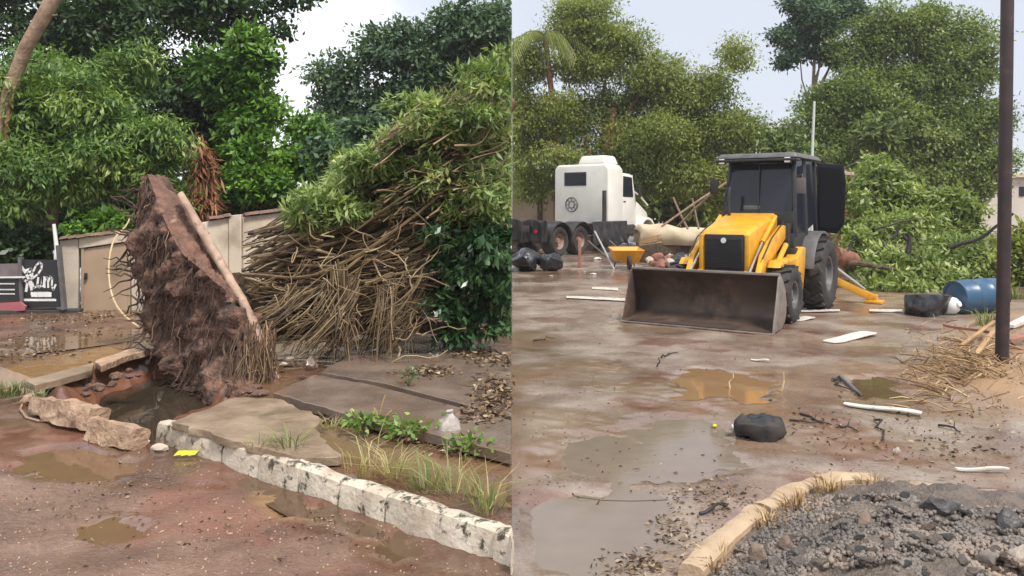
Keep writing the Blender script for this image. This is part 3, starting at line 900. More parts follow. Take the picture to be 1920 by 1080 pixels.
o = rock('concrete_chunk', SLABGREY, (0.1, 0.08, 0.09), 9.3); o.location = at_ground(580, 715, 0.2); o.rotation_euler = (0.3, 0.5, 0.3)
tag(o, 'upright grey concrete chunk on the path behind the root plate', 'concrete chunk')
for k, (x, y, s) in enumerate([(545, 690, 0.05), (530, 700, 0.035), (560, 686, 0.04), (300, 665, 0.05), (265, 660, 0.03)]):
    o = rock('concrete_chunk', STONE, (s * 1.5, s, s * 0.7), 20 + k); o.location = at_ground(x, y, 0.11 if k < 3 else 0.16)
    tag(o, ['pale rubble bit next to the foot of the concrete strip', 'smallest pale rubble bit at the strip foot', 'pale rubble bit under the hanging vines',
            'flat pale fragment on the red soil by the root plate', 'small pale fragment on the red soil bank'][k], 'rubble')
# red clods in the pit bank
for k in range(16):
    x, y = random.uniform(160, 300), 0
    y = 742 - (x - 150) * 0.42 + random.uniform(-16, 10)
    s = random.uniform(0.03, 0.075)
    o = rock('soil_clod', SOIL, (s * 1.3, s, s * 0.7), 40 + k, sub=2); o.location = at_ground(x, y, s * 0.2)
    tag(o, 'red soil clod on the bank inside the pit', 'clod', 'red clods on the pit bank')
for k, (x, y) in enumerate([(470, 752), (450, 756), (490, 757), (462, 748), (480, 745)]):
    s = 0.05 + 0.01 * (k % 3)
    o = rock('soil_clod', SOIL, (s * 1.5, s, s * 0.6), 60 + k, sub=2); o.location = at_ground(x, y, 0.1)
    tag(o, 'red soil clod on the beige slab below the root plate', 'clod', 'red clods on the slab corner')

# ------------------------------------------------------------------ LEFT: fallen tree
tree = empty('fallen_tree', G(470, 735, 0.0))
tag(tree, 'uprooted tree lying behind the pit, its root plate standing on edge', 'tree')
TP = tree.location.copy()
tree_parts = []


def sub(o, p=tree):
    """parent keeping place (things built in world space)"""
    o.parent = p
    o.matrix_parent_inverse = Matrix.Translation(-p.location) @ Matrix.Identity(4) if p.rotation_euler.z == 0 else p.matrix_world.inverted()
    return o


rows = [
    # L(px,py,Y)      R               B
    ((266, 332, 10.7), (276, 326, 10.6), (290, 330, 10.65)),
    ((258, 385, 10.7), (294, 376, 10.45), (338, 374, 10.6)),
    ((252, 440, 10.7), (314, 428, 10.2), (376, 428, 10.5)),
    ((252, 500, 10.7), (342, 476, 9.95), (406, 474, 10.3)),
    ((262, 550, 10.6), (382, 510, 9.7), (432, 525, 10.1)),
    ((276, 600, 10.5), (428, 550, 9.45), (456, 578, 9.9)),
    ((300, 650, 10.4), (452, 620, 9.25), (478, 630, 9.7)),
    ((316, 695, 10.3), (456, 690, 9.05), (500, 680, 9.5)),
    ((320, 735, 10.1), (450, 750, 8.85), (524, 728, 9.2)),
]
NR, NS = 96, 20
ring = []
for q in range(NR):
    t = q / (NR - 1) * (len(rows) - 1)
    i = min(int(t), len(rows) - 2); f = t - i
    pts = []
    for c in range(3):
        a = Wp(*rows[i][c]); b = Wp(*rows[i + 1][c])
        pts.append(a.lerp(b, f))
    L_, R_, B_ = pts
    thick = 0.25 + 0.6 * (q / NR)
    K_ = (L_ + B_) / 2 + Vector((0.15, thick, 0.0))
    loop = []
    for a, b in ((L_, R_), (R_, B_), (B_, K_), (K_, L_)):
        for s_ in range(NS): loop.append(a.lerp(b, s_ / NS))
    ring.append(loop)
mb = MB()
m_ = 4 * NS
vs = [p for l in ring for p in l]
fs = []
for q in range(NR - 1):
    for k in range(m_): fs.append((q * m_ + k, q * m_ + (k + 1) % m_, (q + 1) * m_ + (k + 1) % m_, (q + 1) * m_ + k))
fs.append(tuple(range(m_))[::-1]); fs.append(tuple((NR - 1) * m_ + k for k in range(m_)))
mb.add(vs, fs)
plate = mb.build('root_plate', [SOIL, SOIL_LIT], smooth=True)
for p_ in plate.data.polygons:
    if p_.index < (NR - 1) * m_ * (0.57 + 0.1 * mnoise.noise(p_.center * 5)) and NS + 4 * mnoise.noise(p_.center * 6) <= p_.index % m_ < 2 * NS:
        p_.material_index = 1  # upper lit face, ridge to edging, takes the paler painted-light soil
def displace_plate(me):
    bm = bmesh.new(); bm.from_mesh(me); bm.normal_update(); bm.verts.ensure_lookup_table()
    for i, v in enumerate(bm.verts):
        q, k = divmod(i, m_)
        t = q / (NR - 1)
        lit = NS <= k <= 2 * NS and t < 0.62
        wgt = (0.4 if lit else 1.0) * min(1.0, 0.12 + 2.2 * t)
        if not lit and k < NS: wgt *= 0.4 + 0.6 * min(1, k / 5) if k > 12 and t < 0.6 else 1.0
        d = mnoise.noise(v.co * 2.4) * 0.2 + mnoise.noise(v.co * 6.5) * 0.13 + (mnoise.noise(v.co * 15) * 0.07 + mnoise.noise(v.co * 34) * 0.03) * (2.0 if lit else 1.0)
        v.co += v.normal * d * wgt
    bm.to_mesh(me); bm.free(); me.update()


displace_plate(plate.data)
sub(plate)
# roots hanging from the underside, clods bitten out of it
random.seed(21)
mb = MB()
for k in range(520):
    q = min(NR - 1, int(NR * random.random() ** 0.8)); s_ = random.randrange(0, NS)
    p = ring[q][s_]
    out_ = Vector((random.uniform(-0.25, 0.08), random.uniform(-0.3, 0.0), random.uniform(-0.1, 0.15)))
    ln = random.uniform(0.12, 0.6)
    e = p + out_ * ln * 1.1 + Vector((0, 0, -ln * random.uniform(0.3, 1.0)))
    e.z = max(e.z, -0.15)
    r = random.choice([0.004, 0.005, 0.006, 0.008, 0.014])
    mb.tube(wander(p + Vector((0, 0.03, 0)), e, 6, 0.25), list(np.linspace(r, r * 0.4, 6)), 4, cap=False, tone=min(1, max(0, random.gauss(0.35, 0.25))))
for k in range(45):      # ragged roots along the left edge
    q = random.randrange(3, NR - 6)
    p = ring[q][0]
    e = p + Vector((-random.uniform(0.1, 0.45), random.uniform(-0.2, 0.2), random.uniform(-0.3, 0.25)))
    mb.tube(wander(p, e, 6, 0.3), list(np.linspace(0.018, 0.004, 6)), 5, cap=False, tone=random.uniform(0, 0.7))
for k in range(150):     # straw-coloured fringe at the lower corner
    p = Wp(random.uniform(448, 520), random.uniform(600, 690), random.uniform(8.95, 9.3))
    e = Wp(random.uniform(446, 525), random.uniform(690, 748), random.uniform(8.8, 9.15)); e.x = p.x + random.uniform(-0.1, 0.12)
    mb.tube(wander(p, e, 5, 0.15), list(np.linspace(0.007, 0.003, 5)), 4, cap=False, tone=random.uniform(0.5, 1.0))
o = mb.build('hanging_roots', ROOTM, smooth=True, tone=True); o['kind'] = 'stuff'
sub(o)

# trunk and limbs of the fallen tree
mb = MB()
mb.tube([Wp(430, 560, 10.3), Wp(520, 585, 10.9), Wp(640, 520, 11.6), Wp(760, 400, 12.4), Wp(860, 285, 13.0), Wp(955, 190, 13.5)], [0.34, 0.3, 0.27, 0.23, 0.2, 0.15], 14)
o = mb.build('trunk', BARK_TAN, smooth=True); displace(o, 0.05, 3, 0.02, 12, 1); sub(o)
limbs = [([(470, 590, 10.4), (600, 610, 10.6), (720, 600, 10.8), (835, 615, 11.0)], [0.2, 0.17, 0.13, 0.08]),
         ([(560, 610, 10.5), (640, 570, 10.3), (730, 545, 10.3), (830, 530, 10.4)], [0.07, 0.065, 0.05, 0.03]),
         ([(520, 560, 10.6), (600, 500, 10.6), (640, 440, 10.8), (680, 370, 11.2)], [0.13, 0.1, 0.07, 0.04]),
         ([(800, 470, 10.6), (850, 440, 10.5), (915, 425, 10.6), (955, 428, 10.8)], [0.03, 0.07, 0.08, 0.06]),
         ([(640, 520, 11.0), (720, 440, 11.2), (800, 330, 11.4), (870, 270, 11.5), (940, 215, 11.6)], [0.12, 0.11, 0.12, 0.13, 0.1]),
         ([(700, 600, 10.4), (735, 640, 10.2), (712, 700, 10.0)], [0.04, 0.03, 0.012])]
for k, (pp, rr) in enumerate(limbs):
    mb = MB()
    P = []
    for i in range(len(pp) - 1):
        P += [Wp(*pp[i]).lerp(Wp(*pp[i + 1]), t) for t in (0, 0.25, 0.5, 0.75)]
    P.append(Wp(*pp[-1]))
    mb.tube(P, list(np.interp(np.linspace(0, 1, len(P)), np.linspace(0, 1, len(rr)), rr)), 10)
    o = mb.build('limb', BARK_RED if k == 3 else BARK_TAN, smooth=True); displace(o, 0.03, 4, 0.01, 14, k); sub(o)
# vines and aerial roots, combed from the roots towards the crown
random.seed(5)
mb = MB()


def strand(pp, r, n=10, tone=None, amp=0.1, sides=5):
    lift = random.uniform(-28, 30)
    pp = [(x, max(y, 400 + lift - 300 * max(0.0, min(1.0, (x - 590) / 380)) ** 0.8) if x > 560 else y, Y) for x, y, Y in pp]
    P = [Wp(*p) for p in pp]
    Q = []
    for i in range(len(P) - 1):
        seg = wander(P[i], P[i + 1], n, amp)
        Q += seg if i == 0 else seg[1:]
    # smooth
    for _ in range(2): Q = [Q[0]] + [(Q[i - 1] + Q[i] * 2 + Q[i + 1]) / 4 for i in range(1, len(Q) - 1)] + [Q[-1]]
    for q in Q:
        q.z = max(q.z, 0.15); q.x = min(q.x, -0.03)
    mb.tube(Q, list(np.linspace(r, r * 0.45, len(Q))), sides, cap=False, tone=min(1, max(0, random.gauss(0.42, 0.24))) if tone is None else tone)


u = random.uniform
for k in range(430):       # sheaf sweeping up and right
    y0 = u(430, 640); x0 = u(455, 600) - (640 - y0) * 0.02
    a = u(0, 1)
    x1 = x0 + u(160, 400); y1 = y0 - (x1 - x0) * u(0.15, 0.75)
    strand([(x0, y0, u(9.9, 11.2)), ((x0 + x1) / 2, (y0 + y1) / 2 + u(-5, 30), u(9.8, 11.2)), (x1, y1, u(10.2, 11.8))], random.choice([0.006, 0.008, 0.01, 0.013, 0.018, 0.026]), 7)
for k in range(170):       # upper sheaf
    x0 = u(560, 720); y0 = u(330, 460)
    strand([(x0, y0, u(10.3, 11.4)), (x0 + u(60, 120), y0 - u(50, 110), u(10.4, 11.6)), (x0 + u(130, 260), y0 - u(120, 220), u(10.8, 12))], random.choice([0.007, 0.01, 0.016, 0.024]), 7)
for k in range(150):       # level ones
    y0 = u(470, 620); x0 = u(450, 640)
    strand([(x0, y0, u(9.8, 10.8)), (x0 + u(80, 130), y0 + u(-25, 25), u(9.8, 10.6)), (x0 + u(150, 280), y0 + u(-50, 30), u(9.9, 10.8))], random.choice([0.005, 0.007, 0.01, 0.015, 0.026]), 7)
for c_ in range(26):       # hanging fringe in separate locks
    cx0 = u(540, 800); cy0 = u(490, 600); ddx = u(-110, 10); yb = min(u(600, 700), 700 - abs(cx0 + ddx - 600) * 0.14); cY = u(9.6, 10.5)
    for k in range(random.randrange(7, 24)):
        x0 = cx0 + u(-22, 22); y0 = cy0 + u(-18, 18)
        dx = ddx + u(-26, 26)
        y1 = yb + u(-40, 12)
        strand([(x0, y0, cY), (x0 + dx * 0.35, (y0 + y1) / 2 + u(-15, 10), cY - 0.1), (x0 + dx, y1, cY - u(0, 0.25))], random.choice([0.004, 0.006, 0.008, 0.012]), 6)
for k in range(80):        # curly runners
    x0 = u(480, 800); y0 = u(420, 640)
    strand([(x0, y0, u(9.6, 10.3)), (x0 + u(-40, 60), y0 + u(-50, 60), u(9.5, 10.3)), (x0 + u(-20, 110), y0 + u(-60, 60), u(9.6, 10.4))], random.choice([0.006, 0.01, 0.013]), 7, amp=0.35, tone=u(0.5, 1))
for k in range(330):       # out in the crown
    x0 = u(690, 900); y0 = u(180, 420)
    strand([(x0, y0, u(9.5, 10.6)), (x0 + u(20, 60), y0 + u(-40, 10), u(9.9, 11.4)), (x0 + u(50, 130), y0 + u(-90, 30), u(10, 11.4))], random.choice([0.005, 0.008, 0.012]), 6)
o = mb.build('aerial_roots', VINE, smooth=True, tone=True); o['kind'] = 'stuff'
sub(o)


def ell(px, py, Y, rx, ry, rd=None):
    k = Y / F
    return (Wp(px, py, Y), (rx * k, (rd or max(rx, ry) * 0.8) * k, ry * k))


rng = np.random.default_rng(77)
random.seed(78)
FC = []
for k in range(120):
    t = random.random()
    # band running from the lower left up to the top right corner
    x = 590 + 380 * t + random.uniform(-25, 25)
    top = 400 - 300 * t ** 0.8
    bot = 410 + 10 * t
    y = top + (bot - top) * random.random() ** 1.3
    r = random.uniform(16, 40)
    FC.append(ell(x, y, random.uniform(9.9, 12.2), r * random.uniform(1.0, 1.6), r, r))
for k in range(26):
    t = k / 25
    FC.append(ell(590 + 375 * t, 402 - 300 * t ** 0.8 + random.uniform(-26, 40), random.uniform(9.9, 11), random.uniform(18, 34), random.uniform(12, 24), 22))
o = crown('crown', FC, 36000, 0.14, 0.04, LEAF_FALLEN, clip='left', spray=0.13, per=20, droop=0.25, tone_shift=0.08)
sub(o)
FC = []
for k in range(46):
    x = random.uniform(790, 965); y = random.uniform(430, 640)
    if y > 560 and x < 830: continue
    r = random.uniform(16, 34)
    FC.append(ell(x, y, random.uniform(9.9, 11.0), r * 1.3, r, r))
o = crown('crown', FC, 8500, 0.13, 0.055, LEAF_GLOSSY, clip='left', spray=0.12, per=16, droop=0.5)
sub(o)

# concrete edging torn up with the roots
o = lump_bar('concrete_edging', CONC_STRIP, [Wp(338, 364, 10.45), Wp(400, 470, 10.1), Wp(452, 562, 9.75), Wp(490, 640, 9.45), Wp(500, 662, 9.4)], [0.045, 0.058, 0.06, 0.068, 0.062], 3.0, 0.022, 12)
tag(o, 'long pinkish concrete edging strip leaning along the root plate', 'concrete edging')
o = lump_bar('concrete_edging', CONC_STRIP, [Wp(499, 655, 9.38), Wp(512, 690, 9.3), Wp(527, 722, 9.15)], [0.05, 0.045, 0.03], 5.0, 0.022, 12)
tag(o, 'short broken end of the concrete edging standing on the path', 'concrete edging')
# dry leaf litter and mulch under the fallen crown
def litter(name, spots, n, size, m, seed, zoff=0.012):
    rs = np.random.default_rng(seed)
    V, Fc, T = [], [], []
    Cs = []
    for _ in range(n):
        x, y, rx, ry = spots[rs.integers(len(spots))]
        p = at_ground(x + rs.normal() * rx * 0.6, max(400, y + rs.normal() * ry * 0.6))
        if (x < 960) != (p.x < 0): continue
        zz = p.z + zoff
        if x < 960 and kd(np.array(p.x), np.array(p.y)) > 0.2 and name != 'pit_litter' and y > 655: zz = max(zz, 0.225 if x > 600 and y < 830 and y < 700 + (x - 500) * 0.27 else zz)
        Cs.append((p.x, p.y, zz + rs.random() * 0.015))
    C = np.array(Cs)
    global rng
    rng = rs
    A = unit(rs.normal(size=C.shape) * np.array([1, 1, 0.18]))
    V, Fc = leaf_arrays(C, A, size * rs.uniform(0.5, 1.4, len(C)), size * 0.45 * rs.uniform(0.5, 1.4, len(C)), 0.3)
    o = raw_mesh(name, V, Fc, m, rs.random(len(C)))
    o['kind'] = 'stuff'
    return o


litter('leaf_litter', [(930, 745, 40, 20), (940, 690, 45, 14), (880, 675, 40, 8), (800, 715, 40, 8), (900, 800, 40, 18), (860, 838, 60, 14), (640, 790, 30, 10), (780, 820, 50, 12), (930, 765, 30, 15)], 2600, 0.07, LITTER, 12)
litter('leaf_litter', [(300, 950, 260, 120), (600, 1000, 250, 60), (150, 900, 140, 90)], 380, 0.035, LITTER, 13, 0.004)

# ------------------------------------------------------------------ grass and weeds
def blade_mesh(name, c, n, h, spread, m, seed, lean=0.5, w=0.006, tone=(0.3, 0.9)):
    rs = np.random.default_rng(seed)
    V, Fc, T = [], [], []
    for k in range(n):
        a = rs.uniform(0, 2 * math.pi); r = spread * math.sqrt(rs.random())
        b = np.array([math.cos(a) * r, math.sin(a) * r, -0.01])
        hh = h * rs.uniform(0.45, 1.2)
        d = np.array([math.cos(a) + rs.normal() * 0.5, math.sin(a) + rs.normal() * 0.5, 0]) * lean * hh * rs.uniform(0.3, 1.3)
        s = np.array([-math.sin(a), math.cos(a), 0]) * w
        p1 = b + d * 0.3 + np.array([0, 0, hh * 0.6]); p2 = b + d + np.array([0, 0, hh * rs.uniform(0.7, 1.0)])
        o = len(V)
        V += [b - s, b + s, p1 + s * 0.8, p1 - s * 0.8, p2 + s * 0.15, p2 - s * 0.15]
        Fc += [(o, o + 1, o + 2, o + 3), (o + 3, o + 2, o + 4, o + 5)]
        t = rs.uniform(*tone); T += [t, t]
    o = raw_mesh(name, np.array(V), np.array(Fc), m, T)
    o.location = c
    return o


GL = ['wispy grass tuft by the crack in the beige slab', 'dry grass tuft on the long kerb stone', 'pale straw tuft in the middle of the kerb', 'green grass tuft on the kerb beside the straw tuft',
      'tall wispy grass tuft near the kerb corner', 'grass tuft at the seam end of the kerb', 'thin dry stalks behind the kerb middle', 'low fallen straw beside the muddy path water', 'dense short green grass at the far left pavement edge', 'sparse grass behind the far left grass']
for k, (x, y, n, h, sp, tn, zz) in enumerate([(545, 845, 60, 0.2, 0.1, (0.2, 0.8), 0.17), (480, 838, 18, 0.14, 0.08, (0.6, 1), 0.2), (740, 888, 50, 0.2, 0.09, (0.75, 1), 0.2), (800, 915, 55, 0.22, 0.13, (0.2, 0.85), 0.16),
                                        (860, 925, 35, 0.3, 0.16, (0.6, 1.0), 0.15), (915, 955, 45, 0.22, 0.1, (0.3, 1.0), 0.16), (690, 880, 30, 0.3, 0.2, (0.7, 1), 0.15), (620, 800, 30, 0.1, 0.1, (0.7, 1), 0.16), (22, 735, 170, 0.12, 0.26, (0.0, 0.5), 0.1), (75, 742, 40, 0.08, 0.07, (0.3, 0.9), 0.1)]):
    o = blade_mesh('grass_tuft', G(x, y, zz), n, h, sp, GRASS, 100 + k, lean=1.1 if k < 8 else 0.7, w=0.0045, tone=tn)
    tag(o, GL[k], 'grass tuft')


def weed(c, n, leafL, spread, label, seed, m=LEAF_FEATHER, h=0.1):
    global rng
    rng = np.random.default_rng(seed)
    e = empty('weed', c); tag(e, label, 'weed')
    C = rng.normal(size=(n, 3)) * np.array([spread, spread, h * 0.35]) + np.array([0, 0, h * 0.55]); C[:, 2] = np.maximum(C[:, 2], 0.01)
    A = unit(C * np.array([1, 1, 0.3]) + rng.normal(size=C.shape) * 0.05)
    V, Fc = leaf_arrays(C, A, leafL * rng.uniform(0.6, 1.3, n), leafL * 0.5 * rng.uniform(0.7, 1.3, n))
    raw_mesh('foliage', V, Fc, m, np.clip(rng.normal(0.55, 0.2, n), 0, 1), e)
    mb = MB()
    for k in range(8):
        q = C[k]
        mb.tube([(0, 0, -0.03), (q[0] * 0.5, q[1] * 0.5, q[2] * 0.7), tuple(q)], [0.004, 0.003, 0.002], 4, cap=False)
    mb.build('stem', BARK_TAN, e)


weed(G(680, 800, 0.2), 120, 0.075, 0.09, 'leafy green weed, the left one beside the raised slab edge', 1)
weed(G(765, 812, 0.2), 130, 0.07, 0.09, 'leafy green weed between the path water and the clear bag', 2)
weed(G(885, 845, 0.17), 100, 0.07, 0.07, 'small green weed at the foot of the clear bag', 3)
weed(G(765, 722, 0.22), 45, 0.05, 0.05, 'little grey-green weed growing in the joint of the path slabs', 4, LEAF_BLUE, 0.16)
mb = MB()
for a, b in (((705, 790), (722, 742)), ((712, 795), (735, 770)), ((716, 800), (700, 765))):
    mb.tube(wander(G(*a, 0.2), G(*a, 0.2) + Vector(((b[0] - a[0]) * 0.0045, 0, (a[1] - b[1]) * 0.0047)), 5, 0.15), 0.006, 5, tone=0.8)
tag(mb.build('dead_stalk', STRAW, smooth=True, tone=True), 'dry stalks standing between the two leafy weeds', 'stalk')
# clear plastic bag
mb = MB(); prof = [(0.01, 0.0), (0.085, 0.0), (0.095, 0.05), (0.085, 0.09), (0.06, 0.12), (0.035, 0.15), (0.022, 0.175), (0.03, 0.2), (0.012, 0.215)]
mb.lathe(prof, 20)
o = mb.build('plastic_bag', mat('clear_film', (0.5, 0.45, 0.42), (0.34, 0.29, 0.27), 0.25, scale=8, bump=0.01), smooth=True); displace(o, 0.06, 11, 0.03, 25, 2)
o.location = G(845, 812, 0.2); o.rotation_euler = (0.1, -0.12, 0.4)
tag(o, 'knotted translucent plastic bag standing among weeds on the path', 'plastic bag')

# ------------------------------------------------------------------ LEFT: walls, gate, sign
wall_y = 15.0
wl = empty('boundary_wall', Wp(190, 580, wall_y)); tag(wl, 'old plastered wall section with tile coping around the beige gate', 'wall')
wl_loc = wl.location.copy()


def wall_piece(name, m, a, b, za0, za1, zb0, zb1, th=0.16, parent=None, bevel=0.01):
    """wall between two ground points with its own top heights"""
    a = Vector(a); b = Vector(b)
    d = (b - a).normalized(); n = Vector((-d.y, d.x, 0)) * th
    vs = [Vector((a.x, a.y, za0)), Vector((b.x, b.y, zb0)), Vector((b.x, b.y, zb1)), Vector((a.x, a.y, za1))]
    mb = MB(); mb.add(vs + [v + n for v in vs], [(0, 1, 2, 3), (7, 6, 5, 4), (0, 4, 5, 1), (1, 5, 6, 2), (2, 6, 7, 3), (3, 7, 4, 0)])
    o = mb.build(name, m, bevel=bevel, seg=1)
    if parent is not None: sub(o, parent)
    return o


def topz(px, py, Y): return Wp(px, py, Y).z


W0, W1 = Wp(112, 580, 14.9), Wp(147, 580, 15.0)
W2, W3 = Wp(246, 580, 15.1), Wp(385, 580, 15.6)
W4 = Wp(556, 580, 16.6)
wall_piece('wall_panel', PLASTER_OLD, W0, W1, 0.0, topz(112, 452, 14.9), 0.0, topz(147, 447, 15.0), parent=wl)
wall_piece('wall_panel', PLASTER_OLD, W2, Wp(300, 580, 15.3), 0.0, topz(246, 436, 15.1), 0.0, topz(300, 432, 15.3), parent=wl)
wall_piece('lintel', PLASTER, W1 + Vector((0.005, 0, 0)), W2 - Vector((0.005, 0, 0)), topz(147, 466, 15.0), topz(147, 447, 15), topz(246, 452, 15.1), topz(246, 436, 15.1), parent=wl)
random.seed(8)


def coping(a, b, za, zb, parent, n):
    for k in range(n):
        t0, t1 = k / n, (k + 1) / n - 0.03 / n
        p = a.lerp(b, t0); q = a.lerp(b, t1); z0 = za + (zb - za) * t0; z1 = za + (zb - za) * t1
        p.z = z0 + 0.03 + random.uniform(-.008, .012); q.z = z1 + 0.03 + random.uniform(-.008, .012)
        p.y += 0.07; q.y += 0.07
        mb = MB()
        dd = (q - p)
        M = Matrix.Translation((p + q) / 2) @ dd.to_track_quat('X', 'Z').to_matrix().to_4x4()
        vs, fs = [], []
        for e in (-0.5, 0.5):
            for i in range(7):
                an = math.pi * i / 6
                for rr in (1.0,):
                    vs.append(M @ Vector((e * dd.length, -0.16 * math.cos(an), 0.055 * math.sin(an) + 0.004)))
        for i in range(6): fs.append((i, i + 1, 7 + i + 1, 7 + i))
        fs.append(tuple(range(7))); fs.append(tuple(range(7, 14))[::-1]); fs.append((0, 7, 13, 6))
        mb.add(vs, fs)
        o = mb.build('coping_tile', TILE); sub(o, parent)


coping(W0, Wp(300, 580, 15.3), topz(112, 452, 14.9), topz(300, 432, 15.3), wl, 12)
gate = empty('gate', Wp(196, 580, 15.05)); tag(gate, 'plain beige metal gate leaf in the old plastered wall', 'gate')
g0, g1 = W1 + Vector((0.03, 0.05, 0)), W2 + Vector((-0.03, 0.05, 0))
wall_piece('gate_leaf', GATEM, g0, g1, 0.03, topz(147, 468, 15), 0.03, topz(246, 454, 15.1), 0.04, gate, 0.004)
for a, b in ((g0, g0 + Vector((0.05, 0, 0))), (g1 - Vector((0.05, 0, 0)), g1)):
    wall_piece('gate_stile', GATEM, a - Vector((0, 0.02, 0)), b - Vector((0, 0.02, 0)), 0.02, topz(200, 463, 15), 0.02, topz(200, 462, 15.05), 0.018, gate, 0.003)
mb = MB(); mb.box(g0 + Vector((0.1, -0.03, 0.62)), (0.04, 0.05, 0.12)); sub(mb.build('gate_handle', MBLACK, bevel=0.006), gate)

wr = empty('boundary_wall', Wp(470, 580, 16)); tag(wr, 'taller beige plastered wall with tile coping behind the root plate', 'wall')
wa, wb_ = Wp(300, 580, 15.35), Wp(430, 580, 15.9)
wall_piece('wall_panel', PLASTER, wa, wb_, 0.0, topz(300, 432, 15.35), 0.0, topz(430, 408, 15.9), parent=wr)
wall_piece('wall_panel', PLASTER, wb_ + Vector((0.25, 0.06, 0)), Wp(640, 580, 16.9), 0.0, topz(440, 407, 15.95), 0.0, topz(640, 386, 16.9), parent=wr)
wall_piece('wall_pier', PLASTER, wb_ + Vector((0.005, -0.05, 0)), wb_ + Vector((0.24, -0.04, 0)), 0.0, topz(432, 404, 15.9), 0.0, topz(440, 402, 15.9), 0.28, parent=wr)
coping(wb_ + Vector((0.25, 0.06, 0)), Wp(640, 580, 16.9), topz(440, 407, 15.95), topz(640, 386, 16.9), wr, 14)
coping(Wp(388, 580, 15.7), wb_, topz(388, 415, 15.7), topz(430, 408, 15.9), wr, 3)

# sign panels at far left
sg = empty('sign_board', Wp(75, 585, 14.6)); tag(sg, 'black shop sign board with white hand-lettered script by the gate', 'sign')
SY = 14.6
def flat(name, m, px4, Y, th, parent, bevel=0.0):
    mb = MB()
    mb.prism(px4, lambda u, v, w: Wp(u, v, Y) + Vector((0, th * w, 0)))
    o = mb.build(name, m, bevel=bevel, seg=1)
    return sub(o, parent)


flat('panel', BLACKP, [(39, 487), (106, 487), (114, 575), (44, 579)], SY, 0.04, sg)
flat('frame', MGREY, [(104, 460), (110, 460), (121, 580), (115, 582)], SY - 0.05, 0.1, sg)
flat('frame', MGREY, [(33, 482), (38, 482), (43, 584), (37, 584)], SY - 0.05, 0.1, sg)


def ribbon(mb, pts, w, Y):
    """flat painted stroke"""
    for i in range(len(pts) - 1):
        a = Wp(*pts[i], Y); b = Wp(*pts[i + 1], Y)
        d = (b - a)
        if d.length < 1e-6: continue
        d.normalize()
        n = Vector((-d.z, 0, d.x)) * w
        e = d * w * 0.6
        mb.add([a - n - e, b - n + e, b + n + e, a + n - e], [(0, 1, 2, 3)])


cz = lambda pts: [(x / 3.376, 300 + y / 3.376) for x, y in pts]
mb = MB()
Yl = SY - 0.006
for k, st in enumerate([
    [(130, 665), (165, 720), (185, 760), (200, 820)], [(165, 830), (175, 770), (150, 760), (135, 745)], [(160, 700), (195, 690), (180, 720), (210, 740)],
    [(200, 810), (198, 760), (208, 710), (228, 668), (250, 648), (266, 660), (262, 690), (240, 722), (208, 748)], [(205, 780), (215, 808), (235, 800), (240, 760)],
    [(242, 745), (238, 790), (248, 806), (264, 790), (268, 745), (270, 800)],
    [(280, 740), (282, 806)], [(282, 770), (294, 742), (304, 752), (305, 806)], [(305, 770), (318, 738), (330, 752), (328, 800), (338, 822), (352, 790)]]):
    for q in [Yl - 0.0007 * k]: ribbon(mb, cz(st), 0.018 if k > 2 else 0.024, q)
sub(mb.build('script_lettering', WHITEL), sg)
mb = MB()
random.seed(2)
for y0, x0, x1, h in ((838, 200, 305, 26), (880, 155, 350, 12)):
    x = x0
    k = 0
    while x < x1:
        wd = h * random.uniform(0.35, 0.6)
        ribbon(mb, cz([(x, y0 + h * 0.25), (x + wd, y0 + h * random.uniform(0.2, 0.35))]), h * 0.0011, Yl - 0.0005 * (k % 3))
        ribbon(mb, cz([(x + wd * 0.2, y0 + h * 0.75), (x + wd, y0 + h * random.uniform(0.65, 0.8))]), h * 0.0011, Yl - 0.002 - 0.0005 * (k % 3))
        k += 1
        x += h * 0.8
sub(tag(mb.build('small_lettering', WHITEL), kind='stuff'), sg)
sg2 = empty('sign_board', Wp(15, 590, 14.5)); tag(sg2, 'low dark and pink sign panel at the far left edge', 'sign')
flat('panel', BLACKP, [(-40, 522), (34, 522), (37, 566), (-40, 570)], 14.55, 0.04, sg2)
flat('panel', GREYP, [(-40, 496), (33, 494), (34, 518), (-40, 520)], 14.55, 0.04, sg2)
flat('panel', PINKP, [(-40, 570.5), (37, 566.5), (48, 574), (46, 582), (-40, 590)], 14.5, 0.05, sg2)
flat('panel', WHITEL, [(-40, 519.6), (46, 518), (46, 521), (-40, 522.4)], 14.5, 0.03, sg2)
mb = MB()
for y0 in (532, 543, 551):
    for x in np.arange(0, 26, 3.1):
        ribbon(mb, [(x, y0), (x + 2.2, y0)], 0.012, 14.54)
sub(tag(mb.build('small_lettering', WHITEL), kind='stuff'), sg2)
wall_piece('step', STEP, Wp(-160, 600, 14.2), Wp(148, 583, 14.7), -0.1, 0.22, -0.1, 0.18, 0.25)
tag(bpy.data.objects['step'], 'dark low step running below the sign boards', 'step')
mb = MB(); mb.tube([Wp(101, 420, 14.8), Wp(104, 445, 14.8), Wp(107, 470, 14.8)], [0.03, 0.035, 0.04], 10)
mb.tube([Wp(106, 470, 14.8), Wp(112, 584, 14.8)], [0.05, 0.06], 10)
tag(mb.build('post', WHITEP, smooth=True), 'slim white post between sign board and gate', 'post')
mb = MB()
hp = [(245, 405), (238, 425), (220, 438), (210, 455), (203, 490), (204, 530), (212, 565), (228, 588), (252, 608), (268, 617)]
P = [Wp(x, y, 14.6 - k * 0.28) for k, (x, y) in enumerate(hp)]
P2 = []
for i in range(len(P) - 1): P2 += [P[i].lerp(P[i + 1], t) for t in (0, 0.5)]
for _ in range(2): P2 = [P2[0]] + [(P2[i - 1] + P2[i] * 2 + P2[i + 1]) / 4 for i in range(1, len(P2) - 1)] + [P2[-1]]
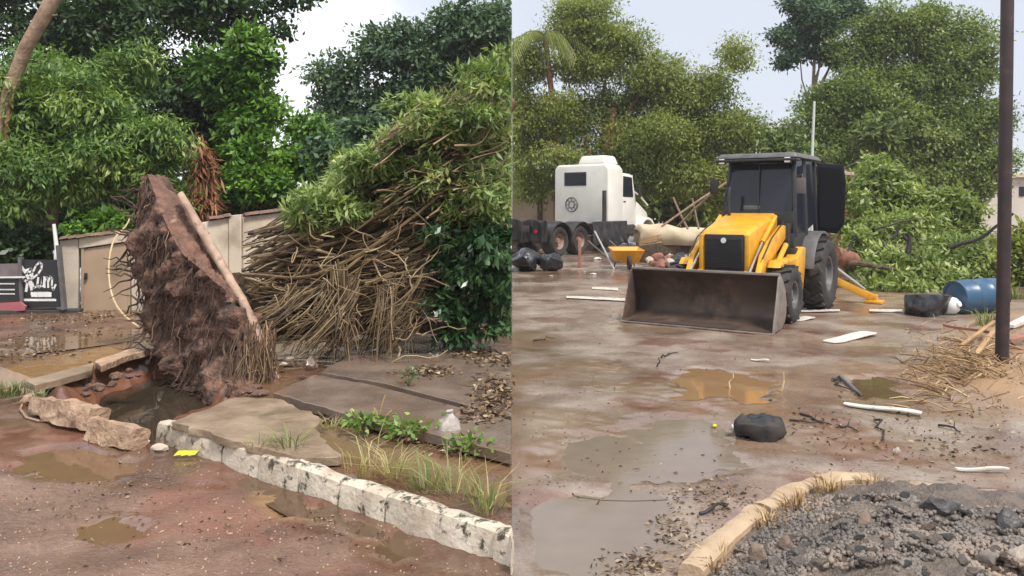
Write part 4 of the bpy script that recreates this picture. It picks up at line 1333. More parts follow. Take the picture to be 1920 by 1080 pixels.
mb.tube(P2, 0.014, 6)
tag(mb.build('cable', HOSE, smooth=True), 'cream cable drooping from the wall top to the muddy lot', 'cable')
mb = MB(); mb.box(Wp(232, 437, 14.75), (0.28, 0.12, 0.06))
tag(mb.build('block', KERBTAN, bevel=0.01), 'pale block resting on the wall top beside the cable', 'block')
litter('leaf_litter', [(90, 600, 90, 10), (200, 590, 60, 10), (150, 625, 120, 16), (60, 660, 80, 20)], 700, 0.06, LITTER, 17)

# ------------------------------------------------------------------ trees
def make_tree(name, label, cat, base, clumps, n, leaf, width, m, clip, trunk_r, bark, group=None, spray=0.32, per=22, droop=0.35, shell=0.55, limbs_n=5, seed=1, tone_shift=0.0, lean=None):
    global rng
    rng = np.random.default_rng(seed); random.seed(seed)
    e = empty(name, (base.x, base.y, 0)); tag(e, label, cat, group)
    cs = [ell(*c) for c in clumps]
    cen = sum((c for c, _ in cs), Vector()) / len(cs)
    top = lean or Vector((cen.x, cen.y, cen.z))
    mb = MB()
    P = wander(Vector((base.x, base.y, -0.1)), top, 9, 0.05)
    mb.tube(P, list(np.linspace(trunk_r, trunk_r * 0.45, 9)), 10)
    o = mb.build('trunk', bark, smooth=True); sub(o, e)
    big = sorted(cs, key=lambda q: -q[1][0])[:limbs_n]
    for c, r in big:
        s_ = P[random.randrange(4, 8)]
        mb = MB()
        tgt = c + Vector((random.uniform(-.4, .4) * r[0], 0, random.uniform(-.1, .5) * r[2]))
        Q = wander(s_, tgt, 8, 0.1)
        if clip == 'left': Q = [Vector((min(q.x, -0.15), q.y, q.z)) for q in Q]
        if clip == 'right': Q = [Vector((max(q.x, 0.15), q.y, q.z)) for q in Q]
        mb.tube(Q, list(np.linspace(trunk_r * 0.45, trunk_r * 0.1, 8)), 7)
        o = mb.build('limb', bark, smooth=True); sub(o, e)
    o = crown('crown', cs, n, leaf, width, m, clip=clip, spray=spray, per=per, droop=droop, shell=shell, tone_shift=tone_shift)
    sub(o, e)
    return e


TL = 'trees behind the left wall'
make_tree('feathery_tree', 'light green feathery tree overhanging the sign and gate', 'tree', Wp(60, 580, 17.2),
          [(60, 150, 17, 110, 80), (180, 190, 17, 110, 80), (60, 260, 16.8, 110, 80), (200, 280, 16.8, 110, 70), (290, 290, 16.8, 70, 70), (110, 340, 16.6, 120, 50), (20, 370, 16.4, 60, 45), (300, 340, 16.9, 50, 45), (240, 120, 17.4, 60, 40), (-40, 220, 17, 80, 120)],
          46000, 0.17, 0.045, LEAF_FEATHER, 'left', 0.17, BARK_PALE, spray=0.3, per=30, droop=0.7, seed=31, tone_shift=0.06)
make_tree('broadleaf_tree', 'tall dark broadleaf tree filling the top left behind the feathery tree', 'tree', Wp(270, 580, 22),
          [(60, 30, 22, 150, 90), (220, 40, 22, 150, 90), (380, 20, 22, 130, 70), (300, 130, 22.5, 150, 90), (440, 50, 21.5, 60, 50), (120, 160, 23, 160, 110), (350, 220, 22.5, 140, 90), (455, 190, 22, 55, 90), (420, 300, 22.4, 110, 80), (500, 5, 21, 45, 26), (200, 300, 23, 160, 100), (560, -10, 21, 50, 25), (480, 330, 22, 70, 60), (30, 330, 23, 120, 100), (530, 60, 21, 18, 26)],
          60000, 0.19, 0.09, LEAF_DARK, 'left', 0.3, BARK, spray=0.38, per=24, seed=32, tone_shift=0.06)
make_tree('leafy_tree', 'bright green leafy tree right of the dark crown', 'tree', Wp(455, 580, 20),
          [(450, 90, 20, 60, 40), (480, 130, 20, 40, 45), (430, 170, 20.2, 60, 50), (490, 200, 20, 40, 45), (400, 130, 20.4, 50, 50), (460, 240, 20, 60, 40)],
          9000, 0.2, 0.1, LEAF_BRIGHT, 'left', 0.14, BARK, spray=0.28, per=20, seed=33)
for k, (lb, cl_, n, m) in enumerate([
        ('bright green bush rising above the coping behind the root plate', [(490, 300, 19, 60, 60), (450, 350, 18.6, 50, 40), (520, 350, 18.8, 60, 45)], 6500, LEAF_BRIGHT),
        ('fresh green bush beside the sky gap above the wall', [(580, 250, 20, 45, 40), (600, 320, 19.5, 60, 50), (560, 290, 20, 40, 45)], 5500, LEAF_BRIGHT),
        ('low bright shrub peeping over the gate lintel', [(205, 415, 16.2, 40, 18), (170, 425, 16.2, 30, 14)], 1400, LEAF_BRIGHT),
        ('dark shrub behind the black sign board', [(0, 455, 16.4, 60, 35), (70, 460, 16.6, 50, 30), (-60, 470, 16.4, 50, 40), (30, 490, 16.6, 60, 30)], 4200, LEAF_DARK),
        ('dull green thicket left of the fallen crown', [(640, 310, 18, 60, 60), (680, 250, 18.5, 50, 50), (620, 370, 17.6, 60, 35)], 6000, LEAF_BLUE)]):
    b = Wp(cl_[0][0], 580, cl_[0][2])
    make_tree('bush', lb, 'bush', b, cl_, n, 0.17, 0.09, m, 'left', 0.06, BARK, spray=0.24, per=20, seed=40 + k, limbs_n=2)
make_tree('broadleaf_tree', 'rounded blue-green tree standing right of the sky gap', 'tree', Wp(780, 560, 30),
          [(640, 140, 30, 55, 55), (720, 100, 30, 80, 60), (810, 90, 30, 90, 65), (900, 60, 29, 80, 60), (690, 200, 30, 90, 60), (800, 170, 30, 110, 70), (900, 150, 29.5, 90, 70), (640, 215, 30, 40, 40), (860, 30, 29, 50, 25), (945, 20, 29, 40, 25), (730, 270, 30, 110, 50), (620, 190, 30, 30, 25), (950, 90, 29.5, 50, 60), (955, 200, 29.5, 50, 60), (950, 290, 29.5, 60, 50)],
          40000, 0.24, 0.11, LEAF_BLUE, 'left', 0.3, BARK, spray=0.42, per=22, seed=36)
# dead palm trunk with hanging brown fronds
dp = empty('dead_palm', Wp(378, 580, 18.2)); tag(dp, 'dead palm stump hung with rust-brown fronds behind the wall', 'palm')
mb = MB(); mb.tube([Wp(385, 580, 18.2), Wp(380, 330, 18.2), Wp(378, 265, 18.2)], [0.2, 0.17, 0.12], 10); sub(mb.build('trunk', BARK_RED, smooth=True), dp)
rng = np.random.default_rng(51)
o = crown('fronds', [ell(378, 285, 18, 16, 25), ell(380, 320, 18, 18, 25), ell(372, 385, 17.9, 22, 18), ell(385, 360, 18, 14, 25)], 1500, 0.4, 0.05, LEAF_DEAD, clip='left', spray=0.16, per=14, droop=1.4); sub(o, dp)
# leaning pale trunk at top left
lt = empty('leaning_trunk', Wp(5, 580, 16.3)); tag(lt, 'bare pale trunk leaning right at the top left corner', 'trunk')
mb = MB(); mb.tube([Wp(-40, 580, 16.3), Wp(0, 260, 16.3), Wp(20, 165, 16.2), Wp(48, 90, 16.1), Wp(85, 25, 16.0), Wp(120, -40, 16)], [0.2, 0.16, 0.14, 0.13, 0.14, 0.14], 12)
o = mb.build('trunk', BARK_PALE, smooth=True); displace(o, 0.02, 5, 0, 1, 1); sub(o, lt)
mb = MB(); mb.tube([Wp(85, 30, 16), Wp(108, 28, 16)], [0.03, 0.012], 6); sub(mb.build('limb', BARK_PALE, smooth=True), lt)
mb = MB(); mb.tube([Wp(22, 160, 16.2), Wp(14, 220, 16.1), Wp(8, 290, 16.1)], [0.05, 0.04, 0.02], 6); sub(mb.build('limb', BARK_RED, smooth=True), lt)

# ------------------------------------------------------------------ undergrowth, far wood
rng = np.random.default_rng(61)
o = crown('undergrowth', [ell(x, 400 + 20 * (k % 2), 20.5 + (k % 3), 75, 70) for k, x in enumerate(range(-60, 960, 70))], 26000, 0.26, 0.13, LEAF_DARK, clip='left', spray=0.4, per=22, kind='stuff')
tag(o, kind='stuff')
o = crown('undergrowth', [ell(x, 370 + 12 * (k % 2), 48 + (k % 3), 60, 55) for k, x in enumerate(range(985, 1800, 55))], 24000, 0.55, 0.26, LEAF_OLIVE, clip='right', spray=0.8, per=22, kind='stuff', tone_shift=-0.1)
tag(o, kind='stuff')

# ------------------------------------------------------------------ RIGHT trees
make_tree('olive_tree', 'sprawling olive-green tree behind the white truck', 'tree', Wp(1105, 450, 42),
          [(1100, 30, 42, 70, 60), (1060, 60, 42, 60, 50), (1160, 90, 42, 80, 50), (1090, 130, 42, 90, 40), (1230, 140, 42, 80, 50), (1320, 165, 41, 70, 50), (1000, 230, 42, 70, 70), (1060, 240, 42, 60, 50), (1230, 260, 41, 110, 60), (1340, 220, 41, 90, 70), (1400, 270, 40, 60, 60), (1290, 330, 41, 90, 60), (1200, 180, 43, 50, 25), (1380, 110, 41, 28, 45), (1130, 300, 42, 60, 40), (1380, 340, 40, 70, 50), (985, 140, 42, 45, 50), (965, 190, 42, 40, 60), (970, 290, 42, 40, 50), (966, 110, 42, 30, 40), (1000, 330, 42, 60, 60), (1120, 220, 42.5, 70, 60), (1170, 330, 42, 80, 50), (1180, 250, 42.5, 70, 60), (1270, 190, 42, 80, 60), (1040, 215, 40.6, 45, 45), (1045, 290, 40.6, 55, 50), (985, 100, 41.6, 40, 30), (1300, 270, 41.5, 90, 60), (1130, 90, 42, 60, 50)],
          150000, 0.21, 0.085, LEAF_OLIVE, 'right', 0.35, BARK_RED, spray=0.6, per=22, droop=0.5, seed=71, limbs_n=9)
make_tree('broadleaf_tree', 'large dark broadleaf tree behind the loader and steel pole', 'tree', Wp(1690, 440, 44),
          [(1690, 70, 44, 90, 60), (1780, 60, 44, 80, 60), (1620, 130, 44, 80, 60), (1730, 150, 44, 110, 70), (1830, 140, 44, 45, 60), (1560, 200, 43.5, 70, 45), (1640, 220, 43, 110, 60), (1770, 240, 43.5, 110, 70), (1850, 230, 43, 40, 60), (1520, 240, 43, 60, 45), (1700, 310, 43, 120, 60), (1800, 320, 43, 90, 60), (1580, 290, 43, 80, 45), (1740, 30, 44, 40, 25), (1690, 190, 43, 100, 70), (1600, 200, 43, 80, 60), (1780, 150, 43.5, 80, 70), (1640, 60, 44, 60, 50), (1740, 280, 42.5, 100, 60), (1850, 300, 43, 50, 60)],
          140000, 0.21, 0.11, LEAF_BROAD, 'right', 0.45, BARK, spray=0.55, per=22, seed=72, limbs_n=9)
make_tree('slender_tree', 'slender airy tree rising left of the large dark crown', 'tree', Wp(1540, 440, 46),
          [(1530, 40, 46, 55, 35), (1590, 20, 46, 40, 30), (1500, 10, 46, 40, 22), (1470, 68, 46, 28, 16), (1500, 85, 46, 40, 22), (1560, 95, 46, 40, 25), (1475, 115, 46, 20, 14), (1555, 10, 46, 40, 25)],
          20000, 0.25, 0.14, LEAF_BLUE, 'right', 0.16, BARK_PALE, spray=0.45, per=20, seed=73, limbs_n=7, tone_shift=-0.08)
make_tree('leafy_tree', 'lime green young tree right of the loader cab', 'tree', Wp(1660, 500, 26),
          [(1640, 335, 26, 45, 30), (1680, 345, 26, 40, 30), (1610, 350, 26, 30, 30), (1660, 375, 25.6, 55, 25), (1690, 375, 25.5, 35, 30), (1640, 300, 26.5, 18, 12), (1596, 375, 23.4, 16, 40), (1600, 430, 23.2, 18, 30)],
          6500, 0.22, 0.1, LEAF_LIME, 'right', 0.09, BARK, spray=0.3, per=18, seed=74, tone_shift=0.12)
make_tree('bush', 'lighter green bush behind the cab roof and mast', 'bush', Wp(1475, 440, 38),
          [(1475, 275, 38, 40, 30), (1650, 250, 40, 50, 40), (1510, 290, 38, 40, 20)],
          4000, 0.36, 0.16, LEAF_LIME, 'right', 0.1, BARK, spray=0.45, per=18, seed=75, tone_shift=-0.12)
for k, (lb, cl_, m) in enumerate([
        ('weeping green bush beside the fallen branches by the pole', [(1770, 385, 25, 60, 30), (1810, 425, 25, 50, 25), (1800, 440, 24.6, 60, 30)], LEAF_LIME),
        ('olive shrub right of the steel pole', [(1925, 455, 22, 40, 35), (1920, 500, 21, 40, 50)], LEAF_OLIVE),
        ('low shrub between truck hood and loader', [(1270, 350, 44, 60, 35), (1330, 375, 44, 50, 35)], LEAF_OLIVE)]):
    make_tree('bush', lb, 'bush', Wp(cl_[0][0], 490, cl_[0][2]), cl_, 3800, 0.24, 0.1, m, 'right', 0.05, BARK, spray=0.3, per=18, seed=80 + k, limbs_n=2)
# felled branches heap
fb = empty('felled_branches', Wp(1700, 540, 21)); tag(fb, 'heap of felled green branches lying behind the tyre and blue barrel', 'branches')
rng = np.random.default_rng(91)
o = crown('crown', [ell(1640, 440, 22.5, 55, 35), ell(1700, 430, 23, 70, 40), ell(1780, 475, 22, 90, 35), ell(1660, 500, 21, 70, 40), ell(1740, 510, 20.6, 80, 35), ell(1690, 540, 19.8, 70, 22), ell(1640, 545, 20, 45, 18), ell(1840, 500, 21, 60, 40), ell(1600, 470, 22, 40, 40), ell(1770, 545, 20, 50, 20)],
          16000, 0.19, 0.075, LEAF_LIME, clip='right', spray=0.26, per=22, droop=0.2, tone_shift=0.16); sub(o, fb)
for k, (pp, rr) in enumerate([([(1640, 480, 21), (1680, 440, 21), (1690, 415, 21)], 0.05), ([(1780, 465, 20.4), (1840, 445, 20), (1900, 400, 19.6)], 0.06), ([(1570, 490, 20), (1620, 495, 20), (1680, 505, 20)], 0.09),
                              ([(1702, 475, 20), (1705, 460, 20), (1704, 440, 20)], 0.08), ([(1700, 450, 20), (1692, 438, 20)], 0.05), ([(1560, 500, 19.5), (1590, 470, 20), (1605, 440, 20)], 0.035), ([(1640, 430, 21), (1690, 415, 21), (1730, 410, 21)], 0.03)]):
    mb = MB(); P = [Wp(*p) for p in pp]; Q = []
    for i in range(len(P) - 1): Q += wander(P[i], P[i + 1], 6, 0.06)[:-1]
    Q.append(P[-1])
    mb.tube(Q, list(np.linspace(rr, rr * 0.5, len(Q))), 8); sub(mb.build('limb', BARK_WET if k != 2 else BARK, smooth=True), fb)
mb = MB(); mb.tube([Wp(1560, 478, 19.8), Wp(1600, 488, 20.4)], [0.24, 0.2], 12); o = mb.build('trunk', BARK_RED, smooth=True); displace(o, 0.05, 4, 0.02, 10, 3); sub(o, fb)
# palm at far left of the right half
pl = empty('palm', Wp(1040, 450, 41.2)); tag(pl, 'grey-green palm with drooping fronds behind the pinkish wall', 'palm')
mb = MB(); mb.tube([Wp(1045, 470, 41.2), Wp(1043, 250, 41.2), Wp(1022, 70, 41.2)], [0.2, 0.16, 0.14], 10); sub(mb.build('trunk', BARK_RED, smooth=True), pl)
random.seed(14)
for k in range(15):
    c = Wp(1020, 66, 41.2); an = k / 15 * 2 * math.pi + random.uniform(-0.3, 0.3)
    L = random.uniform(1.9, 3.4)
    mb = MB()
    sp = [c + Vector((math.cos(an) * L * t * 1.0, math.sin(an) * L * t, 1.0 * t - 2.6 * t * t)) for t in np.linspace(0, 1, 9)]
    sp = [Vector((max(q.x, 0.1), q.y, q.z)) for q in sp]
    mb.tube(sp, list(np.linspace(0.04, 0.01, 9)), 4, cap=False)
    for i in range(1, 9):
        for s_ in (-1, 1):
            for j in range(3):
                p = sp[i - 1].lerp(sp[i], j / 3)
                tdir = (sp[i] - sp[i - 1]).normalized(); sd_ = Vector((-math.sin(an), math.cos(an), 0)) * s_
                e = p + (sd_ * 0.45 + tdir * 0.3) * 0.9 + Vector((0, 0, -0.55))
                e.x = max(e.x, 0.05)
                mb.add([p - tdir * 0.03, p + tdir * 0.03, e], [(0, 1, 2)], tone=random.uniform(0.3, 0.8))
    sub(mb.build('frond', LEAF_OLIVE, tone=True), pl)

# ------------------------------------------------------------------ RIGHT background walls
bw = empty('boundary_wall', Wp(1000, 460, 46)); tag(bw, 'pinkish plastered wall with a dark pier behind the truck bed', 'wall')
PINKW = mat('pink_plaster', (0.5, 0.37, 0.28), (0.42, 0.3, 0.23), 0.85, scale=0.6, c3=(0.33, 0.22, 0.16), s3=0.8, lo3=0.55, hi3=0.75)
wall_piece('wall_panel', PINKW, Vector((0.02, 46, 0)), Wp(1008, 460, 46), 0, topz(962, 326, 46), 0, topz(1008, 326, 46), 0.3, bw)
wall_piece('wall_pier', BARK, Wp(1008.3, 460, 45.9), Wp(1016, 460, 45.9), 0, topz(1010, 318, 46), 0, topz(1016, 318, 46), 0.45, bw)
wall_piece('wall_panel', PINKW, Wp(1016.3, 460, 46), Wp(1042, 460, 46), 0, topz(1016, 328, 46), 0, topz(1042, 328, 46), 0.3, bw)
wall_piece('coping', MGREY, Vector((0.02, 45.9, 0)), Wp(1008, 460, 45.9), topz(962, 325.8, 46), topz(962, 318, 46), topz(1008, 325.8, 46), topz(1008, 318, 46), 0.5, bw)
ow = empty('brick_wall', Wp(1580, 470, 24)); tag(ow, 'orange-painted brick wall fragment behind the open cab door', 'wall')
wall_piece('wall_panel', ORANGEW, Wp(1548, 480, 24.2), Wp(1600, 480, 24), 0, topz(1550, 325, 24), 0, topz(1598, 330, 24), 0.25, ow)
wall_piece('wall_cap', PINKW, Wp(1546, 480, 24.15), Wp(1602, 480, 23.95), topz(1550, 324.6, 24), topz(1550, 318, 24), topz(1600, 329.6, 24), topz(1600, 323, 24), 0.35, ow)
hb = empty('house', Wp(1890, 440, 60)); tag(hb, 'distant pale house with low walls beyond the steel pole', 'house')
HOUSEW = mat('house_wall', (0.55, 0.5, 0.45), (0.48, 0.42, 0.37), 0.8, scale=0.5)
wall_piece('wall', HOUSEW, Wp(1800, 440, 60), Wp(2000, 440, 60), 0, topz(1820, 338, 60), 0, topz(1980, 330, 60), 4.0, hb)
wall_piece('roof', TARP, Wp(1795, 440, 59.6), Wp(2005, 440, 59.6), topz(1820, 337.6, 60), topz(1820, 331, 60), topz(1980, 329.6, 60), topz(1980, 322, 60), 4.8, hb)
for x in (1856, 1912):
    wall_piece('window', GLASSD, Wp(x, 440, 59.93), Wp(x + 9, 440, 59.93), topz(x, 368, 60), topz(x, 350, 60), topz(x, 368, 60), topz(x, 350, 60), 0.1, hb, 0)
mb = MB(); mb.tube([Wp(1522, 470, 31), Wp(1523, 285, 31), Wp(1527, 190, 31)], [0.06, 0.055, 0.045], 8)
tag(mb.build('mast', GALV, smooth=True), 'thin pale mast rising behind the loader cab roof', 'mast')

# ------------------------------------------------------------------ backhoe loader
BH_ORG = Vector((3.2, 13.63, 0)); BH_RZ = R(-34.5)
bh = empty('backhoe_loader', BH_ORG, BH_RZ)
tag(bh, 'yellow backhoe loader with black cab and wide front bucket on the muddy road', 'backhoe loader')


def P_(name, mb, m, bevel=0.0, parent=bh, **k):
    return mb.build(name, m, parent, bevel=bevel, **k)


# bucket
bk = empty('bucket', (-0.12, 0, 0)); bk.parent = bh
BW = 1.33
prof = [(0.0, 0.02), (0.28, 0.035), (0.5, 0.06), (0.66, 0.14), (0.74, 0.28), (0.76, 0.45), (0.7, 0.66), (0.58, 0.82), (0.42, 0.93)]
inn = [(y - 0.02 if i > 4 else y, z + (0.022 if i < 5 else 0.0)) for i, (y, z) in enumerate(prof)]
inn[3] = (0.645, 0.155); inn[4] = (0.718, 0.29); inn[5] = (0.735, 0.45); inn[6] = (0.677, 0.648)
mb = MB()
vs, fs = [], []
for x in (-BW, BW):
    for y, z in prof: vs.append((x, y, z))
    for y, z in inn: vs.append((x, y, z))
n_ = len(prof); T_ = 2 * n_
for i in range(n_ - 1):
    fs.append((i, i + 1, T_ + i + 1, T_ + i)); fs.append((n_ + i, T_ + n_ + i, T_ + n_ + i + 1, n_ + i + 1))
    fs.append((i, n_ + i, n_ + i + 1, i + 1)); fs.append((T_ + i, T_ + i + 1, T_ + n_ + i + 1, T_ + n_ + i))
fs.append((0, T_, T_ + n_, n_)); fs.append((n_ - 1, 2 * n_ - 1, T_ + 2 * n_ - 1, T_ + n_ - 1))
mb.add(vs, fs)
P_('bucket_shell', mb, RUSTSTEEL, parent=bk, smooth=True)
for sx in (-1, 1):
    mb = MB()
    poly = [(0.02, 0.02), (0.28, 0.03), (0.5, 0.055), (0.67, 0.135), (0.75, 0.28), (0.77, 0.45), (0.71, 0.67), (0.58, 0.83), (0.42, 0.94), (0.33, 0.9), (0.22, 0.55), (0.08, 0.2)]
    mb.prism(poly, lambda u, v, w_, s=sx: Vector((s * (BW + 0.002 + 0.028 * w_), u, v)))
    P_('side_plate', mb, EDGESTEEL if sx > 0 else RUSTSTEEL, 0.006, bk)
mb = MB(); mb.box((0, 0.03, 0.012), (2 * BW + 0.06, 0.16, 0.024)); P_('cutting_edge', mb, EDGESTEEL, 0.004, bk)
mb = MB(); mb.box((0, 0.415, 0.945), (2 * BW + 0.04, 0.07, 0.045)); P_('top_rail', mb, EDGESTEEL, 0.008, bk)
# chassis, hood
mb = MB(); mb.box((0, 2.9, 0.72), (0.8, 3.6, 0.4)); P_('chassis', mb, MBLACK, 0.03)
mb = MB()
hw0, hw1 = 0.46, 0.5
hood = [(-hw0, 1.22, 0.92), (hw0, 1.22, 0.92), (hw0, 1.2, 1.55), (-hw0, 1.2, 1.55)]
secs = [(1.2, 0.46, 0.9, 1.56), (1.32, 0.47, 0.9, 1.66), (1.9, 0.49, 0.95, 1.8), (2.72, 0.52, 1.0, 1.95)]
vs, fs = [], []
for y, hw, z0, z1 in secs: vs += [(-hw, y, z0), (hw, y, z0), (hw, y, z1 - 0.06), (hw - 0.07, y, z1), (-hw + 0.07, y, z1), (-hw, y, z1 - 0.06)]
for i in range(3):
    for k in range(6): fs.append((i * 6 + k, i * 6 + (k + 1) % 6, (i + 1) * 6 + (k + 1) % 6, (i + 1) * 6 + k))
fs.append((0, 1, 2, 3, 4, 5)); fs.append(tuple(18 + k for k in range(6)))
mb.add(vs, fs); P_('hood', mb, YELLOW, 0.025, seg=3)
mb = MB(); mb.box((0, 1.19, 1.24), (0.74, 0.05, 0.66)); gr = P_('grille', mb, GRILLE, 0.02)
mb = MB()
for k in range(14): mb.box((0, 1.158, 0.98 + k * 0.038), (0.66, 0.012, 0.013))
sl = P_('grille_slats', mb, MBLACK, parent=gr); sl['kind'] = 'stuff'
mb = MB(); mb.lathe([(0.001, 0), (0.05, 0), (0.05, 0.012), (0.001, 0.012)], 16, M=Matrix.Translation((0, 1.16, 1.46)) @ Matrix.Rotation(R(90), 4, 'X')); P_('emblem', mb, WHITEP, parent=gr, smooth=True)
for s in (-1, 1):
    mb = MB(); mb.box((s * 0.43, 1.2, 1.22), (0.09, 0.07, 0.7)); P_('grille_surround', mb, YELLOW, 0.02)
mb = MB(); mb.box((0, 1.2, 0.87), (1.0, 0.12, 0.1)); P_('bumper', mb, YELLOW, 0.02)
# loader arms
for s in (-1, 1):
    mb = MB()
    poly = [(2.75, 1.7), (2.8, 1.52), (2.55, 1.42), (1.55, 1.0), (1.02, 0.5), (0.92, 0.3), (0.82, 0.34), (0.84, 0.58), (1.3, 1.2), (1.75, 1.45), (2.5, 1.72)]
    mb.prism(poly, lambda u, v, w_, s=s: Vector((s * (0.6 + 0.1 * w_), u, v)))
    P_('loader_arm', mb, YELLOW, 0.012)
    mb = MB(); mb.tube([(s * 0.77, 2.4, 1.35), (s * 0.77, 1.75, 0.98)], 0.05, 12); P_('lift_ram', mb, YELLOW, smooth=True)
    mb = MB(); mb.tube([(s * 0.77, 1.75, 0.98), (s * 0.77, 1.15, 0.64)], 0.028, 10); P_('ram_rod', mb, CHROME, smooth=True)
    mb = MB(); mb.tube([(s * 0.54, 2.5, 1.88), (s * 0.54, 1.7, 1.42)], 0.045, 12); P_('tilt_ram', mb, YELLOW, smooth=True)
    mb = MB(); mb.tube([(s * 0.54, 1.7, 1.42), (s * 0.54, 0.85, 0.85)], 0.026, 10); P_('ram_rod', mb, CHROME, smooth=True)
    mb = MB(); mb.bar((s * 0.54, 0.97, 0.9), (s * 0.6, 0.84, 0.62), 0.09, 0.12); P_('tilt_link', mb, YELLOW, 0.01)
    mb = MB(); mb.tube([(s * 0.66, 2.7, 1.8), (s * 0.7, 2.2, 1.68), (s * 0.71, 1.7, 1.5), (s * 0.7, 1.2, 1.15)], 0.014, 6); P_('hydraulic_hose', mb, MBLACK, smooth=True)
    mb = MB(); mb.box((s * 0.68, 2.78, 1.3), (0.16, 0.3, 0.9)); P_('loader_tower', mb, MBLACK, 0.02)
    mb = MB(); mb.box((s * 0.62, 0.83, 0.42), (0.2, 0.1, 0.3)); P_('bucket_bracket', mb, YELLOW, 0.02)
mb = MB(); mb.tube([(-0.72, 0.95, 0.72), (0.72, 0.95, 0.72)], 0.065, 14); P_('cross_tube', mb, YELLOW, smooth=True)


def wheel(parent, x, y, r, w_, rimr, side, lugs=16):
    e = empty('wheel', (x, y, r)); e.parent = parent
    M = Matrix.Rotation(R(90) * side, 4, 'Y')
    h = w_ / 2
    mb = MB()
    mb.lathe([(rimr, -h * 0.8), (rimr + 0.05, -h * 0.95), (r * 0.82, -h), (r * 0.95, -h * 0.86), (r, -h * 0.55), (r, h * 0.55), (r * 0.95, h * 0.86), (r * 0.82, h), (rimr + 0.05, h * 0.95), (rimr, h * 0.8)], 40, M=M, close=True)
    for k in range(lugs):
        for s in (-1, 1):
            an = 2 * math.pi * (k + 0.25 * s) / lugs
            c = Vector((math.cos(an) * (r + 0.012), math.sin(an) * (r + 0.012), s * h * 0.42))
            rt = Matrix.Rotation(an, 3, 'Z') @ Matrix.Rotation(R(28) * s, 3, 'X')
            tmp = MB(); tmp.box(c, (0.05, r * 0.11, h * 0.95), rt)
            mb.add([M @ Vector(v) for v in tmp.v], tmp.f)
    mb.build('tyre', RUBBER, e, smooth=True)
    mb = MB()
    mb.lathe([(rimr, -h * 0.8), (rimr, h * 0.8), (rimr * 0.9, h * 0.75), (rimr * 0.8, h * 0.35), (rimr * 0.4, h * 0.3), (rimr * 0.36, h * 0.55), (0.001, h * 0.55)], 28, M=M)
    mb.build('rim', MGREY, e, smooth=True)
    mb = MB()
    for k in range(8):
        an = k / 8 * 2 * math.pi
        tmp = MB(); tmp.lathe([(0.02, 0), (0.02, 0.03)], 6, M=M @ Matrix.Translation((math.cos(an) * rimr * 0.6, math.sin(an) * rimr * 0.6, h * 0.32)))
        mb.add(tmp.v, tmp.f)
    o = mb.build('wheel_nuts', MBLACK, e); o['kind'] = 'stuff'
    return e


for s in (-1, 1):
    wheel(bh, s * 0.99, 1.62, 0.5, 0.38, 0.25, s, 14)
    wheel(bh, s * 1.0, 3.95, 0.72, 0.48, 0.36, s, 18)
    mb = MB()     # front yellow guard and side frame
    mb.prism([(1.35, 0.98), (1.5, 1.1), (2.55, 1.12), (2.9, 1.3), (3.1, 1.28), (3.05, 0.9), (2.9, 0.45), (2.6, 0.42), (2.5, 0.62), (2.3, 0.86), (1.95, 1.0)], lambda u, v, w_, s=s: Vector((s * (0.72 + 0.24 * w_), u, v)))
    P_('front_fender', mb, YELLOW, 0.02)
    mb = MB()     # grey rear fender arching over the wheel
    pts = [(3.95 + 0.84 * math.cos(a), 0.74 + 0.84 * math.sin(a)) for a in np.linspace(R(20), R(172), 14)]
    pin = [(3.95 + 0.79 * math.cos(a), 0.74 + 0.79 * math.sin(a)) for a in np.linspace(R(20), R(172), 14)]
    mb.prism(pts + pin[::-1], lambda u, v, w_, s=s: Vector((s * (0.62 + 0.48 * w_), u, v)))
    P_('rear_fender', mb, MGREY, 0.01)
mb = MB(); mb.box((0, 1.62, 0.5), (1.7, 0.14, 0.16)); P_('front_axle', mb, MBLACK, 0.03)
mb = MB(); mb.box((0, 3.95, 0.72), (1.7, 0.2, 0.24)); P_('rear_axle', mb, MBLACK, 0.03)
# engine side panels
for s in (-1, 1):
    mb = MB(); mb.box((s * 0.74, 3.0, 1.0), (0.3, 0.75, 0.55)); P_('step_box', mb, MBLACK, 0.03)
# cab
cab = empty('cab', (0.1, 0.0, 0)); cab.parent = bh
CW, YF, YB, ZT = 0.72, 2.82, 4.45, 3.02
mb = MB(); mb.box((0, 3.6, 1.36), (1.46, 1.7, 0.4)); P_('cab_floor', mb, MBLACK, 0.02, cab)
mb = MB(); mb.box((0, YF + 0.02, 1.72), (1.44, 0.06, 0.55)); P_('dashboard_panel', mb, MBLACK, 0.02, cab)
posts = [((-CW, YF, 1.5), (-CW + 0.13, YF + 0.22, ZT)), ((CW, YF, 1.5), (CW - 0.07, YF + 0.22, ZT)), ((-CW, YB, 1.4), (-CW + 0.06, YB, ZT)), ((CW, YB, 1.4), (CW - 0.06, YB, ZT)),
         ((-CW, 3.62, 1.45), (-CW + 0.065, 3.66, ZT)), ((CW, 3.62, 1.45), (CW - 0.065, 3.66, ZT))]
for a, b in posts:
    mb = MB(); mb.bar(a, b, 0.085, 0.085); P_('cab_post', mb, MBLACK, 0.015, cab)
mb = MB(); mb.box((0, 3.66, ZT + 0.06), (1.6, 1.95, 0.1), top=(0.93, 0.94)); P_('cab_roof', mb, MGREY, 0.03, cab)
mb = MB(); mb.box((0, YF - 0.02, ZT - 0.03), (1.6, 0.3, 0.05)); P_('sun_visor', mb, MBLACK, 0.015, cab)


